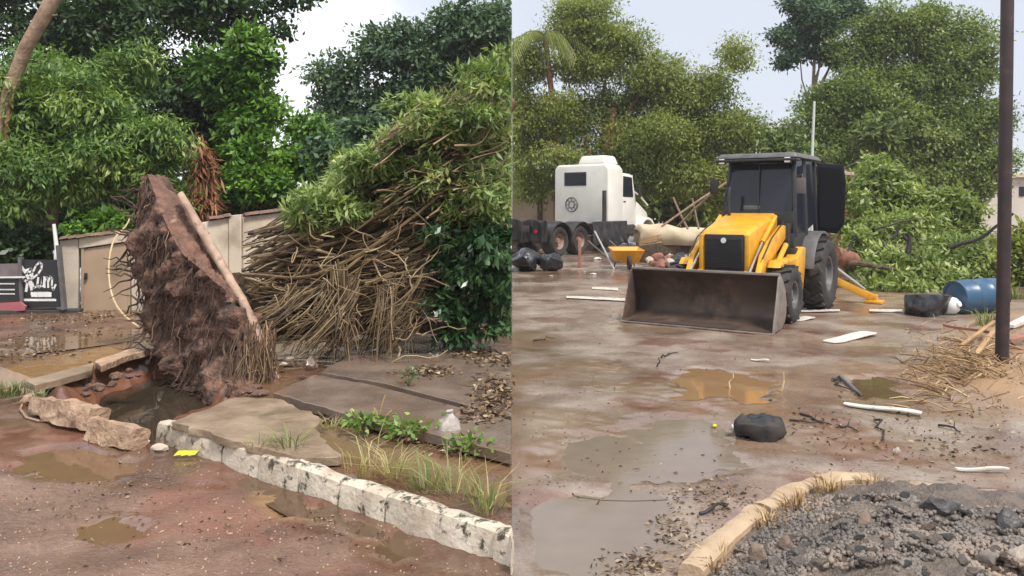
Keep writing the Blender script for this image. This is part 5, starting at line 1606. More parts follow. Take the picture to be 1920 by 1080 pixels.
def pane(name, q, m=CABGLASS, parent=cab, th=0.008):
    a, b, c, d = [Vector(p) for p in q]
    n = (b - a).cross(d - a).normalized() * th
    mb = MB(); mb.add([a, b, c, d, a + n, b + n, c + n, d + n], [(0, 1, 2, 3), (7, 6, 5, 4), (0, 4, 5, 1), (1, 5, 6, 2), (2, 6, 7, 3), (3, 7, 4, 0)])
    return P_(name, mb, m, parent=parent)


e_ = 0.045
pane('windscreen', [(-CW + e_, YF, 1.98), (CW - e_, YF, 1.98), (CW - e_ - 0.07, YF + 0.21, ZT - 0.02), (-CW + e_ + 0.13, YF + 0.21, ZT - 0.02)])
for s in (-1, 1):
    pane('side_window', [(s * CW, YF + 0.07, 1.55), (s * CW, 3.57, 1.5), (s * (CW - 0.06), 3.61, ZT - 0.02), (s * (CW - 0.06), YF + 0.22, ZT - 0.02)])
    if s < 0: pane('side_window', [(s * CW, 3.68, 1.6), (s * CW, YB - 0.05, 1.75), (s * (CW - 0.06), YB - 0.05, ZT - 0.02), (s * (CW - 0.06), 3.71, ZT - 0.02)])
pane('rear_window', [(-CW + e_, YB, 1.7), (CW - e_, YB, 1.7), (CW - e_ - 0.04, YB, ZT - 0.02), (-CW + e_ + 0.04, YB, ZT - 0.02)], GLASSD)
pane('side_window', [(CW + 0.001, 3.68, 1.6), (CW + 0.001, YB - 0.05, 1.75), (CW - 0.06, YB - 0.05, ZT - 0.02), (CW - 0.06, 3.71, ZT - 0.02)], GLASSD)
mb = MB(); mb.bar((0.02, YF - 0.02, 1.98), (0.0, YF + 0.13, 2.9), 0.02); P_('wiper', mb, MBLACK, parent=cab)
# open door swung out at the rear
dr = MB()
poly = [(0.0, 1.55), (0.5, 1.5), (0.68, 1.7), (0.72, 2.6), (0.66, 2.95), (0.0, 3.0)]
dr.prism(poly, lambda u, v, w_: Vector((CW + 0.02 + u * 0.7, YB - 0.02 + u * 0.45 + 0.05 * w_, v)))
P_('cab_door', dr, DARKPANE, 0.015, cab)
poly = [(0.08, 1.65), (0.47, 1.62), (0.6, 1.76), (0.64, 2.58), (0.6, 2.86), (0.08, 2.9)]
dr = MB(); dr.prism(poly, lambda u, v, w_: Vector((CW + 0.02 + u * 0.7, YB - 0.026 + u * 0.45 - 0.008 * w_, v))); P_('door_window', dr, DARKPANE, parent=cab)
# interior
mb = MB(); mb.box((0, 3.75, 1.75), (0.5, 0.5, 0.14)); mb.box((0, 3.98, 2.1), (0.48, 0.12, 0.65)); P_('seat', mb, MBLACK, 0.04, cab)
mb = MB(); mb.tube([(0.18 * math.cos(a), 3.2 + 0.06 * math.sin(a), 2.02 + 0.17 * math.sin(a)) for a in np.linspace(0, 2 * math.pi, 20)], 0.016, 6, cap=False); mb.tube([(0, 3.0, 1.6), (0, 3.2, 2.02)], 0.03, 8); P_('steering_wheel', mb, MBLACK, parent=cab, smooth=True)
mb = MB(); mb.box((-0.12, YF + 0.06, 2.02), (0.34, 0.12, 0.16)); P_('instrument_panel', mb, MGREY, 0.02, cab)
for x in (-0.68, 0.62):
    mb = MB(); mb.box((x, YF - 0.1, ZT - 0.04), (0.13, 0.09, 0.12)); hl = P_('work_light', mb, MBLACK, 0.015, cab)
    mb = MB(); mb.box((x, YF - 0.148, ZT - 0.04), (0.11, 0.01, 0.1)); P_('lens', mb, LAMPM, 0.004, hl)
for s in (-1, 1):
    mb = MB(); mb.tube([(s * CW, YF + 0.1, 2.65), (s * (CW + 0.16), YF - 0.06, 2.7), (s * (CW + 0.17), YF - 0.06, 2.55)], 0.012, 6); mb.box((s * (CW + 0.14), YF - 0.08, 2.48), (0.16, 0.05, 0.3)); P_('mirror', mb, MBLACK if s < 0 else MGREY, 0.01, cab)
mb = MB(); mb.tube([(-0.35, 2.45, 1.85), (-0.35, 2.45, 2.35), (-0.35, 2.5, 2.45)], 0.035, 10); P_('exhaust', mb, MBLACK, smooth=True)
# rear: boom frame, stabilisers
mb = MB(); mb.box((0, 4.95, 0.85), (1.7, 0.22, 0.7)); P_('rear_frame', mb, YELLOW, 0.03)
for s in (-1, 1):
    mb = MB(); mb.bar((s * 0.75, 5.1, 0.62), (s * 1.75, 5.45, 0.12), 0.14, 0.16); st = P_('stabiliser_arm', mb, YELLOW, 0.015)
    mb = MB(); mb.box((s * 1.78, 5.46, 0.04), (0.34, 0.4, 0.06)); mb.box((s * 1.78, 5.46, 0.12), (0.12, 0.14, 0.14)); P_('foot_pad', mb, YELLOW, 0.012, st)
    mb = MB(); mb.tube([(s * 0.8, 5.0, 0.98), (s * 1.6, 5.36, 0.3)], 0.035, 10); P_('ram_rod', mb, CHROME, parent=st, smooth=True)
mb = MB(); mb.bar((0.0, 5.05, 1.0), (0.0, 5.7, 2.5), 0.22, 0.26); P_('boom', mb, YELLOW, 0.02)
mb = MB(); mb.bar((0.0, 5.75, 2.5), (0.0, 6.0, 1.1), 0.18, 0.2); P_('dipper', mb, YELLOW, 0.02)
mb = MB(); mb.box((0, 5.95, 0.75), (0.6, 0.5, 0.5), top=(1, 0.6)); P_('digging_bucket', mb, RUSTSTEEL, 0.03)

# ------------------------------------------------------------------ truck
TS = 1.2
tk = empty('truck', Wp(1074, 472, 36.2)); tk.location.z = 0; tk.rotation_euler = (0, 0, R(-38)); tk.scale = (TS, TS, TS)
tag(tk, 'old white truck tractor unit facing away with bare black chassis', 'truck')
# local: y forward, x right; cab back wall at y=0.0
TX = 1.22
mb = MB()
secs = [(0.55, 1.2, 1.05, 3.28), (0.63, 1.24, 1.02, 3.32), (1.5, 1.25, 1.02, 3.3), (1.62, 1.22, 1.02, 3.25)]
vs, fs = [], []
for y, hw, z0, z1 in secs: vs += [(-hw, y, z0), (hw, y, z0), (hw, y, z1 - 0.16), (hw - 0.14, y, z1), (-hw + 0.14, y, z1), (-hw, y, z1 - 0.16)]
for i in range(3):
    for k in range(6): fs.append((i * 6 + k, i * 6 + (k + 1) % 6, (i + 1) * 6 + (k + 1) % 6, (i + 1) * 6 + k))
fs.append((0, 1, 2, 3, 4, 5)); fs.append(tuple(18 + k for k in range(6)))
mb.add(vs, fs); P_('sleeper_cab', mb, TRUCKW, 0.07, tk, seg=3)
mb = MB()   # day cab with door, lower roof and raked screen
vs, fs = [], []
for y, z0, z1, hw in [(1.6, 1.0, 3.02, 1.17), (2.5, 1.0, 2.98, 1.13), (2.75, 1.05, 2.15, 1.15), (2.76, 1.05, 2.1, 1.15)]:
    vs += [(-hw, y, z0), (hw, y, z0), (hw, y, z1 - 0.1), (hw - 0.1, y, z1), (-hw + 0.1, y, z1), (-hw, y, z1 - 0.1)]
for i in range(3):
    for k in range(6): fs.append((i * 6 + k, i * 6 + (k + 1) % 6, (i + 1) * 6 + (k + 1) % 6, (i + 1) * 6 + k))
fs.append((0, 1, 2, 3, 4, 5)); fs.append(tuple(18 + k for k in range(6)))
mb.add(vs, fs); P_('day_cab', mb, TRUCKW, 0.04, tk, seg=2)
mb = MB(); mb.box((0.4, 1.15, 3.47), (1.3, 1.0, 0.36), top=(0.82, 0.8)); P_('roof_fairing', mb, TRUCKW, 0.1, tk, seg=4)
mb = MB()   # hood
vs, fs = [], []
for y, z0, z1, hw in [(2.74, 0.95, 2.08, 1.05), (3.3, 0.9, 1.95, 1.0), (4.1, 0.85, 1.6, 0.92), (4.3, 0.85, 1.3, 0.88)]:
    vs += [(-hw, y, z0), (hw, y, z0), (hw, y, z1 - 0.16), (hw - 0.2, y, z1), (-hw + 0.2, y, z1), (-hw, y, z1 - 0.16)]
for i in range(3):
    for k in range(6): fs.append((i * 6 + k, i * 6 + (k + 1) % 6, (i + 1) * 6 + (k + 1) % 6, (i + 1) * 6 + k))
fs.append((0, 1, 2, 3, 4, 5)); fs.append(tuple(18 + k for k in range(6)))
mb.add(vs, fs); P_('hood', mb, TRUCKW, 0.05, tk, seg=2)
for s in (-1, 1):
    mb = MB()
    pts = [(3.55 + 0.68 * math.cos(a), 0.55 + 0.72 * math.sin(a)) for a in np.linspace(R(-5), R(185), 16)]
    pin = [(3.55 + 0.58 * math.cos(a), 0.55 + 0.62 * math.sin(a)) for a in np.linspace(R(-5), R(185), 16)]
    mb.prism(pts + pin[::-1], lambda u, v, w_, s=s: Vector((s * (0.85 + 0.42 * w_), u, v)))
    P_('front_fender', mb, TRUCKW, 0.02, tk)
    pn = MB(); pn.prism([(1.72, 2.08), (2.52, 2.08), (2.42, 2.84), (1.74, 2.88)], lambda u, v, w_, s=s: Vector((s * (1.155 + 0.012 * w_), u, v))); P_('door_window', pn, GLASSD, parent=tk)
    pn = MB(); pn.prism([(1.68, 1.1), (2.6, 1.1), (2.62, 2.08), (2.5, 2.93), (1.68, 2.96)], lambda u, v, w_, s=s: Vector((s * (1.14 + 0.01 * w_), u, v))); P_('door', pn, TRUCKW, 0.004, parent=tk)
    mb = MB(); mb.box((s * 1.165, 1.85, 1.9), (0.03, 0.18, 0.04)); P_('door_handle', mb, MBLACK, 0.004, tk)
    mb = MB(); mb.bar((s * 1.2, 2.62, 2.6), (s * 1.32, 2.7, 2.5), 0.03); mb.box((s * 1.34, 2.72, 2.3), (0.06, 0.16, 0.5)); P_('mirror', mb, MBLACK, 0.01, tk)
    mb = MB(); mb.tube([(s * 0.95, 4.1, 1.75), (s * 0.95, 3.4, 2.15), (s * 0.95, 2.95, 2.3), (s * 0.95, 2.85, 2.05)], 0.035, 8); P_('grab_rail', mb, TRUCKW, parent=tk, smooth=True)
    mb = MB(); mb.box((s * 0.98, 2.3, 0.78), (0.45, 0.8, 0.44)); P_('fuel_tank', mb, TRUCKB, 0.08, tk, seg=3)
pn = MB(); pn.prism([(-0.75, 2.5), (0.25, 2.5), (0.25, 3.02), (-0.75, 3.02)], lambda u, v, w_: Vector((u, 0.549 - 0.012 * w_, v))); pnl = P_('rear_window', pn, MBLACK, 0.0, tk)
pn = MB(); pn.prism([(-0.69, 2.56), (0.19, 2.56), (0.19, 2.96), (-0.69, 2.96)], lambda u, v, w_: Vector((u, 0.536 - 0.006 * w_, v))); P_('pane', pn, GLASSD, parent=pnl)
# round emblem on the back wall
em = MB()
EMC = (-0.42, 1.78)
for rr in (0.27, 0.13):
    em.tube([(EMC[0] + rr * math.cos(a), 0.538, EMC[1] + rr * math.sin(a)) for a in np.linspace(0, 2 * math.pi, 25)], 0.022, 6, cap=False)
for k in range(8):
    a = k / 8 * 2 * math.pi
    em.bar((EMC[0] + 0.14 * math.cos(a), 0.54, EMC[1] + 0.14 * math.sin(a)), (EMC[0] + 0.23 * math.cos(a), 0.54, EMC[1] + 0.23 * math.sin(a)), 0.02)
P_('emblem', em, MGREY, parent=tk, smooth=True)
for s in (-1, 1):
    mb = MB(); mb.box((s * 0.42, 0.2, 0.95), (0.1, 8.0, 0.22)); P_('chassis_rail', mb, TRUCKB, 0.01, tk)


def truck_wheel(x, y, s, w_=0.3, m=RUSTRIM):
    e = empty('wheel', (x, y, 0.52)); e.parent = tk
    M = Matrix.Rotation(R(90) * s, 4, 'Y'); h = w_ / 2; r = 0.52
    mb = MB(); mb.lathe([(0.28, -h * .8), (0.34, -h), (0.46, -h), (0.51, -h * .7), (r, -h * .4), (r, h * .4), (0.51, h * .7), (0.46, h), (0.34, h), (0.28, h * .8)], 32, M=M, close=True); mb.build('tyre', RUBBER, e, smooth=True)
    mb = MB(); mb.lathe([(0.285, -h * .8), (0.285, h * .8), (0.25, h * .6), (0.2, h * .2), (0.12, h * .25), (0.1, h * .7), (0.001, h * .7)], 24, M=M); mb.build('rim', m, e, smooth=True)


for s in (-1, 1):
    truck_wheel(s * 1.05, 3.55, s, 0.3, TRUCKW)
    for y in (-1.3, -2.6): truck_wheel(s * 0.98, y, s, 0.52)
    for y in (-1.3, -2.6):
        mb = MB()
        pts = [(y + 0.68 * math.cos(a), 0.52 + 0.66 * math.sin(a)) for a in np.linspace(R(15), R(165), 14)]
        pin = [(y + 0.64 * math.cos(a), 0.52 + 0.62 * math.sin(a)) for a in np.linspace(R(15), R(165), 14)]
        mb.prism(pts + pin[::-1], lambda u, v, w_, s=s: Vector((s * (0.68 + 0.62 * w_), u, v)))
        P_('mudguard', mb, FLAP, 0.01, tk)
mb = MB(); mb.box((0, -2.0, 1.13), (1.3, 1.2, 0.12), top=(0.8, 0.8)); P_('fifth_wheel', mb, TRUCKB, 0.03, tk)
# black sheeting draped over the chassis side
rs = np.random.default_rng(4)
nxs, nzs = 40, 16
vs, fs = [], []
for j in range(nzs):
    for i in range(nxs):
        u_ = i / (nxs - 1); v_ = j / (nzs - 1)
        fl = 0.08 * math.sin(u_ * 34 + 2 * math.sin(v_ * 3)) + 0.06 * math.sin(u_ * 57)
        vs.append((1.32 + fl * (0.3 + v_) * 0.7 + 0.08 * v_, -0.75 + 2.5 * u_, 1.16 - 0.9 * v_ + 0.05 * math.sin(u_ * 9) * v_ - 0.07 * math.sin(u_ * 21) * v_))
for j in range(nzs - 1):
    for i in range(nxs - 1): fs.append((j * nxs + i, j * nxs + i + 1, (j + 1) * nxs + i + 1, (j + 1) * nxs + i))
mb = MB(); mb.add(vs, fs)
o = mb.build('side_sheet', FLAP, tk, smooth=True)
sm = o.modifiers.new('solid', 'SOLIDIFY'); sm.thickness = 0.02
vs = [(-1.2 + 2.4 * i / (nxs - 1), -3.35 - 0.06 * math.sin(i * 0.9) * (0.3 + j / nzs), 1.25 - 0.75 * j / (nzs - 1) + 0.04 * math.sin(i * 0.5)) for j in range(nzs) for i in range(nxs)]
mb = MB(); mb.add(vs, fs)
o = mb.build('rear_sheet', FLAP, tk, smooth=True)
sm = o.modifiers.new('solid', 'SOLIDIFY'); sm.thickness = 0.02
mb = MB(); mb.box((0.75, -3.4, 0.86), (0.14, 0.04, 0.12)); P_('tail_light', mb, mat('tail_red', (0.4, 0.02, 0.03), (0.3, 0.02, 0.03), 0.3), 0.01, tk)
mb = MB(); mb.tube([(1.2, 0.3, 1.1), (1.2, 0.3, 2.0), (1.2, 0.3, 2.3)], 0.08, 12); P_('exhaust_stack', mb, TRUCKB, parent=tk, smooth=True)

# ------------------------------------------------------------------ right clutter
def bag(px, py, size, label, seed, m=BAG, cat='rubbish bag', z=0.0):
    o = rock('rubbish_bag', m, size, seed, sub=4, amp=0.16)
    displace(o, 0.05 * size[0], 4 / size[0], 0.03 * size[0], 12 / size[0], seed)
    p = at_ground(px, py); o.location = (p.x, p.y, size[2] * 0.72 + z)
    o.rotation_euler = (0, 0, seed)
    return tag(o, label, cat)


bag(985, 508, (0.62, 0.5, 0.42), 'large dull black rubbish bag in front of the truck wheels', 1.1)
bag(1030, 508, (0.44, 0.4, 0.4), 'shiny round black rubbish bag right of the larger bag', 2.4)
bag(1275, 505, (0.42, 0.35, 0.32), 'dark blue-black bag behind the bucket corner', 3.3)
bag(1737, 590, (0.52, 0.42, 0.3), 'dusty black rubbish bag left of the blue barrel', 5.2)
mb = MB(); mb.lathe([(0.02, 0), (0.12, 0.0), (0.13, 0.1), (0.03, 0.2)], 14); o = mb.build('plastic_bag', WHITEP, smooth=True); displace(o, 0.03, 10, 0, 1, 3); o.location = at_ground(966, 508)
tag(o, 'little white bag beside the large black rubbish bag', 'plastic bag')
# wheelbarrow
wb = empty('wheelbarrow', at_ground(1174, 503)); wb.scale = (1.25, 1.25, 1.2); tag(wb, 'bright yellow wheelbarrow tub left of the loader bucket', 'wheelbarrow')
mb = MB()
outr = [(-0.28, -0.3, 0.16), (0.28, -0.3, 0.16), (0.28, 0.35, 0.16), (-0.28, 0.35, 0.16), (-0.42, -0.5, 0.52), (0.42, -0.5, 0.52), (0.42, 0.55, 0.56), (-0.42, 0.55, 0.56)]
mb.add(outr, [(3, 2, 1, 0), (0, 1, 5, 4), (1, 2, 6, 5), (2, 3, 7, 6), (3, 0, 4, 7)])
o = mb.build('tub', BARROW, wb); sm = o.modifiers.new('solid', 'SOLIDIFY'); sm.thickness = 0.02
for s in (-1, 1):
    mb = MB(); mb.tube([(s * 0.1 - 0.1, -0.6, 0.2), (s * 0.26 - 0.1, 0.0, 0.2), (s * 0.3 - 0.45, 0.75, 0.55), (s * 0.3 - 0.62, 0.95, 0.72)], 0.022, 8); mb.build('handle', MGREY, wb, smooth=True)
    mb = MB(); mb.tube([(s * 0.24, 0.3, 0.18), (s * 0.28, 0.36, 0.0)], 0.02, 8); mb.build('leg', MGREY, wb, smooth=True)
mb = MB(); mb.lathe([(0.1, -0.04), (0.18, -0.045), (0.2, 0), (0.18, 0.045), (0.1, 0.04)], 20, M=Matrix.Translation((0, -0.62, 0.2)) @ Matrix.Rotation(R(90), 4, 'Y'), close=True); mb.build('wheel', RUBBER, wb, smooth=True)
mb = MB(); mb.bar(at_ground(1150, 500) + Vector((0, 0, 0.03)), at_ground(1130, 470) + Vector((0, -6.0, 0.0)) * 0 + Vector((-0.0, -9.0, 0.9)), 0.05)
# tarp-covered stack
vs, fs = [], []
NXT, NYT = 60, 14
tp0 = Wp(1192, 455, 30.4); tp1 = Wp(1350, 455, 28.6)
for j in range(NYT):
    for i in range(NXT):
        u_ = i / (NXT - 1); v_ = j / (NYT - 1)
        p = tp0.lerp(tp1, u_)
        an = math.pi * v_
        hgt = (0.98 + 0.1 * math.sin(u_ * 7) + 0.05 * math.sin(u_ * 19 + 1)) * min(1, 6 * u_ + 0.75, 6 * (1 - u_) + 0.6)
        hgt *= 1.25
        vs.append((p.x + 0.05 * math.sin(v_ * 9 + u_ * 20), p.y - 0.8 * math.cos(an) - 0.015 * math.sin(u_ * 23 + v_ * 3), 0.66 + 0.56 * hgt * (math.sin(an) ** 0.45)))
for j in range(NYT - 1):
    for i in range(NXT - 1): fs.append((j * NXT + i, j * NXT + i + 1, (j + 1) * NXT + i + 1, (j + 1) * NXT + i))
mb = MB(); mb.add(vs, fs); o = mb.build('tarpaulin', TARP, smooth=True); sm = o.modifiers.new('solid', 'SOLIDIFY'); sm.thickness = 0.03
tag(o, 'beige tarpaulin draped over a low stack beyond the loader', 'tarpaulin')
mb = MB(); mb.box((tp0 + tp1) / 2 + Vector((0, 0, 0.37 - ((tp0 + tp1) / 2).z)), (2.7, 1.2, 0.74), Matrix.Rotation(-0.33, 3, 'Z'))
tag(mb.build('stack', BARK, bevel=0.03), 'dark stack underneath the beige tarpaulin', 'stack')
random.seed(44)
for k in range(5):
    a = Wp(1198 + random.uniform(0, 6), 448 + k * 3, 28.4); b = Wp(1240 + random.uniform(-8, 8), 440 + k * 3.5, 28.2)
    mb = MB(); mb.bar(a, b, 0.12, 0.04)
    tag(mb.build('plank', WOOD, bevel=0.006), 'loose tan plank stacked against the tarpaulin end', 'plank', 'planks by the tarpaulin')
for k in range(70):
    x = random.uniform(1205, 1330); y = random.uniform(478, 502)
    s = random.uniform(0.07, 0.22)
    o = rock('rubble', random.choice([REDBRICK, REDBRICK, STONE, ASPH, SOIL]), (s * 1.3, s, s * 0.8), 200 + k, sub=2)
    p = at_ground(x, y + 5); o.location = (p.x, p.y, s * 0.6 + max(0, 0.3 - abs(x - 1270) * 0.003) * random.random())
    o.rotation_euler = (random.random() * 3, random.random() * 3, random.random() * 3)
    tag(o, 'broken masonry piece in the heap between wheelbarrow and loader', 'rubble', 'rubble heap behind the bucket')
# scattered pieces by the truck
for k, (x, y, s) in enumerate([(1120, 487, 0.16), (1112, 515, 0.1), (1095, 510, 0.07), (1034, 518, 0.07)]):
    o = rock('litter_piece', WHITEP if k < 2 else STONE, (s, s * 0.8, s * 0.4), 300 + k, sub=2); o.location = at_ground(x, y, s * 0.2)
    tag(o, ['white rag on the ground between truck and wheelbarrow', 'pale scrap on the mud below the truck', 'small tan scrap left of the pale one', 'tiny scrap in front of the shiny bag'][k], 'scrap')
mb = MB(); mb.bar(at_ground(1087, 502) + Vector((0, 0, 0)), at_ground(1087, 502) + Vector((0, 0.05, 1.0)), 0.1, 0.1); tag(mb.build('post', WOODRED, bevel=0.01), 'short reddish post standing below the truck bed', 'post')
mb = MB(); mb.bar(at_ground(1152, 505), at_ground(1152, 505) + Vector((-0.62, 0.3, 1.25)), 0.05, 0.04); tag(mb.build('pole', GALV), 'thin pale stick leaning beside the wheelbarrow', 'stick')
# long sticks behind the loader
for k, (a, b) in enumerate([((1240, 425, 25), (1365, 340, 25)), ((1270, 425, 26), (1345, 350, 25)), ((1290, 430, 27), (1262, 370, 27)), ((1310, 430, 27), (1298, 372, 27))]):
    mb = MB(); mb.tube(wander(Wp(*a), Wp(*b), 6, 0.03), 0.035, 6)
    tag(mb.build('stick', BARK_PALE, smooth=True), ['long pale stick slanting up behind the loader hood', 'second slanting stick just below the longest one', 'short stick leaning left beyond the tarpaulin', 'upright stick between the leaning ones'][k], 'stick')

# barrel and jug
br = empty('barrel', at_ground(1832, 586)); tag(br, 'blue plastic barrel lying on its side by the felled branches', 'barrel')
rB = 0.33
M = Matrix.Translation((0, 0, rB)) @ Matrix.Rotation(R(90), 4, 'Y') @ Matrix.Translation((0, 0, -0.5))
mb = MB(); mb.lathe([(0.27, 0.0), (0.31, 0.02), (0.325, 0.1), (0.325, 0.3), (0.34, 0.33), (0.325, 0.36), (0.33, 0.62), (0.345, 0.65), (0.33, 0.68), (0.325, 0.9), (0.31, 0.97), (0.27, 1.0)], 36, M=M); mb.build('drum', BLUEP, br, smooth=True)
for z_ in (0.015, 0.985):
    mb = MB(); mb.lathe([(0.27, z_ - 0.025), (0.318, z_ - 0.025), (0.318, z_ + 0.025), (0.27, z_ + 0.025)], 36, M=M, close=True); mb.build('rim', MATS['blue_plastic'] if z_ < 0.5 else MBLACK, br, smooth=True)
br.rotation_euler = (0, R(-2), R(14))
jg = empty('jug', at_ground(1782, 590)); tag(jg, 'white plastic jug with a dark opening between bag and barrel', 'jug')
M = Matrix.Translation((0, 0, 0.17)) @ Matrix.Rotation(R(70), 4, 'X') @ Matrix.Rotation(R(25), 4, 'Y')
mb = MB(); mb.lathe([(0.02, -0.2), (0.14, -0.19), (0.165, -0.1), (0.165, 0.05), (0.13, 0.13), (0.06, 0.17), (0.055, 0.2)], 24, M=M); mb.build('body', WHITEP, jg, smooth=True)
mb = MB(); mb.box((0.12, -0.12, 0.17), (0.1, 0.06, 0.09)); mb.build('opening', MBLACK, jg, bevel=0.02)
# steel pole
pb = at_ground(1878, 676)
pole = MB(); pole.tube([pb + Vector((0, 0, -0.2)), pb + Vector((0.03, 0, 1.4)), pb + Vector((0.06, 0, 3.6)), pb + Vector((0.08, 0, 5.2))], [0.075, 0.075, 0.073, 0.072], 16)
tag(pole.build('steel_pole', POLEM, smooth=True), 'tall dark rusty steel pole standing at the right', 'pole')
# planks and boards on the road
def board(pts, w_, th, m, label, name='plank', dz=0.02):
    a, b = at_ground(*pts[0], dz), at_ground(*pts[1], dz)
    mb = MB()
    d = (b - a); L = d.length
    M = Matrix.Translation((a + b) / 2) @ Matrix.Rotation(math.atan2(d.y, d.x), 4, 'Z')
    n = 10
    vs, fs = [], []
    random.seed(int(pts[0][0]))
    for i in range(n + 1):
        t = i / n - 0.5
        ww = w_ * (0.5 if i not in (0, n) else 0.35) * (1 + random.uniform(-0.06, 0.06))
        zb = 0.012 * math.sin(t * 5)
        for y, z in ((-ww, 0), (ww, 0), (ww, th), (-ww, th)): vs.append(M @ Vector((t * L, y, z + zb)))
    for i in range(n):
        for k in range(4): fs.append((i * 4 + k, i * 4 + (k + 1) % 4, (i + 1) * 4 + (k + 1) % 4, (i + 1) * 4 + k))
    fs.append((0, 1, 2, 3)); fs.append(tuple(n * 4 + k for k in range(4)))
    mb.add(vs, fs)
    return tag(mb.build(name, m, bevel=0.003, seg=1), label, 'plank')


board([(1552, 643), (1634, 628)], 0.26, 0.018, WOODW, 'white board lying on the road right of the loader')
board([(1582, 760), (1728, 781)], 0.1, 0.018, WOODW, 'long white board lying in front of the dark hollow')
board([(1408, 676), (1442, 680)], 0.05, 0.012, WOODW, 'tiny white splinter behind the ochre puddle')
board([(1790, 884), (1892, 888)], 0.03, 0.02, WOODW, 'thin pale lath on the reddish mud near the rubble')
board([(1488, 602), (1522, 598)], 0.22, 0.015, WOODW, 'short white board beside the front wheel of the loader')
board([(1895, 620), (1990, 590)], 0.14, 0.05, WOODW, 'white board sticking out behind the steel pole', dz=0.15)
board([(1770, 636), (1868, 634)], 0.05, 0.04, WOODRED, 'thin dark red lath on the straw mound', dz=0.12)
board([(1890, 650), (1990, 625)], 0.12, 0.05, WOODRED, 'red-brown timber right of the steel pole', dz=0.1)
mb = MB(); mb.bar(at_ground(1822, 680, 0.03), at_ground(1866, 640, 0.12) + Vector((0.0, 0, 0.05)), 0.06, 0.035); tag(mb.build('plank', WOOD, bevel=0.005), 'tan stick leaning against the foot of the steel pole', 'plank')
mb = MB(); mb.bar(at_ground(1800, 655, 0.04), at_ground(1862, 628, 0.1) + Vector((0.02, 0, 0.1)), 0.05, 0.03); tag(mb.build('plank', WOOD, bevel=0.005), 'second tan stick crossing the one at the pole foot', 'plank')
# road paint
def stripe(px, label, name='road_marking'):
    mb = MB(); P = [at_ground(x, y, 0.012) for x, y in px]
    for p in P: p.z = 0.022
    mb.add(P, [(0, 1, 2, 3)])
    o = mb.build(name, PAINTLINE); tag(o, kind='structure'); return o


stripe([(1062, 561), (1172, 566), (1172, 561), (1062, 556)], '')
stripe([(1110, 543), (1160, 546), (1158, 541), (1110, 539)], '')
stripe([(1502, 587), (1575, 586), (1575, 582), (1502, 583)], '')
stripe([(1630, 586), (1692, 587), (1692, 582), (1630, 582)], '')
# black tyre-like bundle
tb = empty('tyre', at_ground(1425, 818)); tag(tb, 'torn black tyre carcass with a rag lying in the middle of the mud', 'tyre')
mb = MB(); mb.lathe([(0.1, 0.05), (0.14, 0.0), (0.26, 0.0), (0.295, 0.05), (0.3, 0.12), (0.28, 0.17), (0.2, 0.2), (0.12, 0.17), (0.09, 0.12)], 44, close=True)
o = mb.build('casing', RUBBER, tb, smooth=True); displace(o, 0.07, 4.5, 0.035, 12, 6); displace(o, 0.02, 30, 0, 1, 2)
mb = MB(); mb.lathe([(0.001, 0.1), (0.1, 0.1), (0.17, 0.14), (0.14, 0.19), (0.07, 0.2), (0.001, 0.18)], 24); o = mb.build('rag', BAG, tb, smooth=True); displace(o, 0.1, 7, 0.03, 18, 2)
tb.scale = (0.78, 0.66, 0.8)
mb = MB()
c = at_ground(1377, 806, 0.03)
o = rock('scrap', WHITEP, (0.035, 0.04, 0.03), 31, sub=2); o.location = c; tag(o, 'white scrap touching the left of the black tyre', 'scrap')
o = rock('scrap', YELLOWBIT, (0.03, 0.02, 0.02), 33, sub=2); o.location = at_ground(1340, 803, 0.02); tag(o, 'yellow scrap left of the black tyre', 'scrap')
o = rock('stone', STONE, (0.03, 0.03, 0.045), 34, sub=2); o.location = at_ground(1681, 852, 0.03); tag(o, 'upright pale stone on the reddish mud below the long board', 'stone')
# twigs
TW = [((1232, 690), (1240, 672)), ((1240, 672), (1275, 663)), ((1312, 967), (1362, 950)), ((1095, 955), (1130, 962)), ((1480, 790), (1530, 796)), ((1500, 778), (1560, 800)), ((1640, 790), (1662, 830)), ((1560, 715), (1610, 745)), ((1000, 640), (1040, 636)), ((1570, 800), (1610, 812)), ((1370, 735), (1380, 700)), ((1760, 800), (1800, 812)), ((1465, 735), (1472, 700))]
TLB = ['black twig standing short of the loader bucket', 'knobbly black twig pointing right below the bucket', 'curved dark twig near the tan kerb', 'dark twig lying in the grey puddle', 'twig just right of the black tyre', 'longer twig beyond the one right of the tyre', 'thin bent twig under the long white board', 'dark curved branch edging the hollow', 'faint twig on the far left of the road', 'little twig between tyre and stone', 'reed standing in the ochre puddle', 'pale twig on the right mud', 'thin stalk at the puddle end']
random.seed(9)
for k, (a, b) in enumerate(TW):
    mb = MB()
    A_ = at_ground(*a, 0.015); B_ = at_ground(*b, 0.015)
    if k in (0, 10, 12): B_ = A_ + Vector((0.03, 0.0, 0.12 if k == 0 else 0.2))
    W_ = wander(A_, B_, 7, 0.25)
    for q in W_: q.z = max(q.z, A_.z if k not in (0, 10, 12) else q.z)
    mb.tube(W_, list(np.linspace(0.013, 0.006, 7)), 6)
    if k % 2: mb.tube([W_[3], W_[3] + Vector((0.05, 0.08, 0.03))], [0.007, 0.004], 5)
    tag(mb.build('twig', BARK_WET if k not in (10, 12) else HOSE, smooth=True), TLB[k], 'twig')
# bent pipe at the hollow
mb = MB(); mb.tube([at_ground(x, y, 0.03) for x, y in ((1562, 716), (1575, 712), (1590, 724), (1605, 738), (1615, 745))], [0.025, 0.03, 0.028, 0.024, 0.016], 8)
tag(mb.build('pipe', MGREY, smooth=True), 'bent grey-green hose piece beside the dark hollow', 'hose')
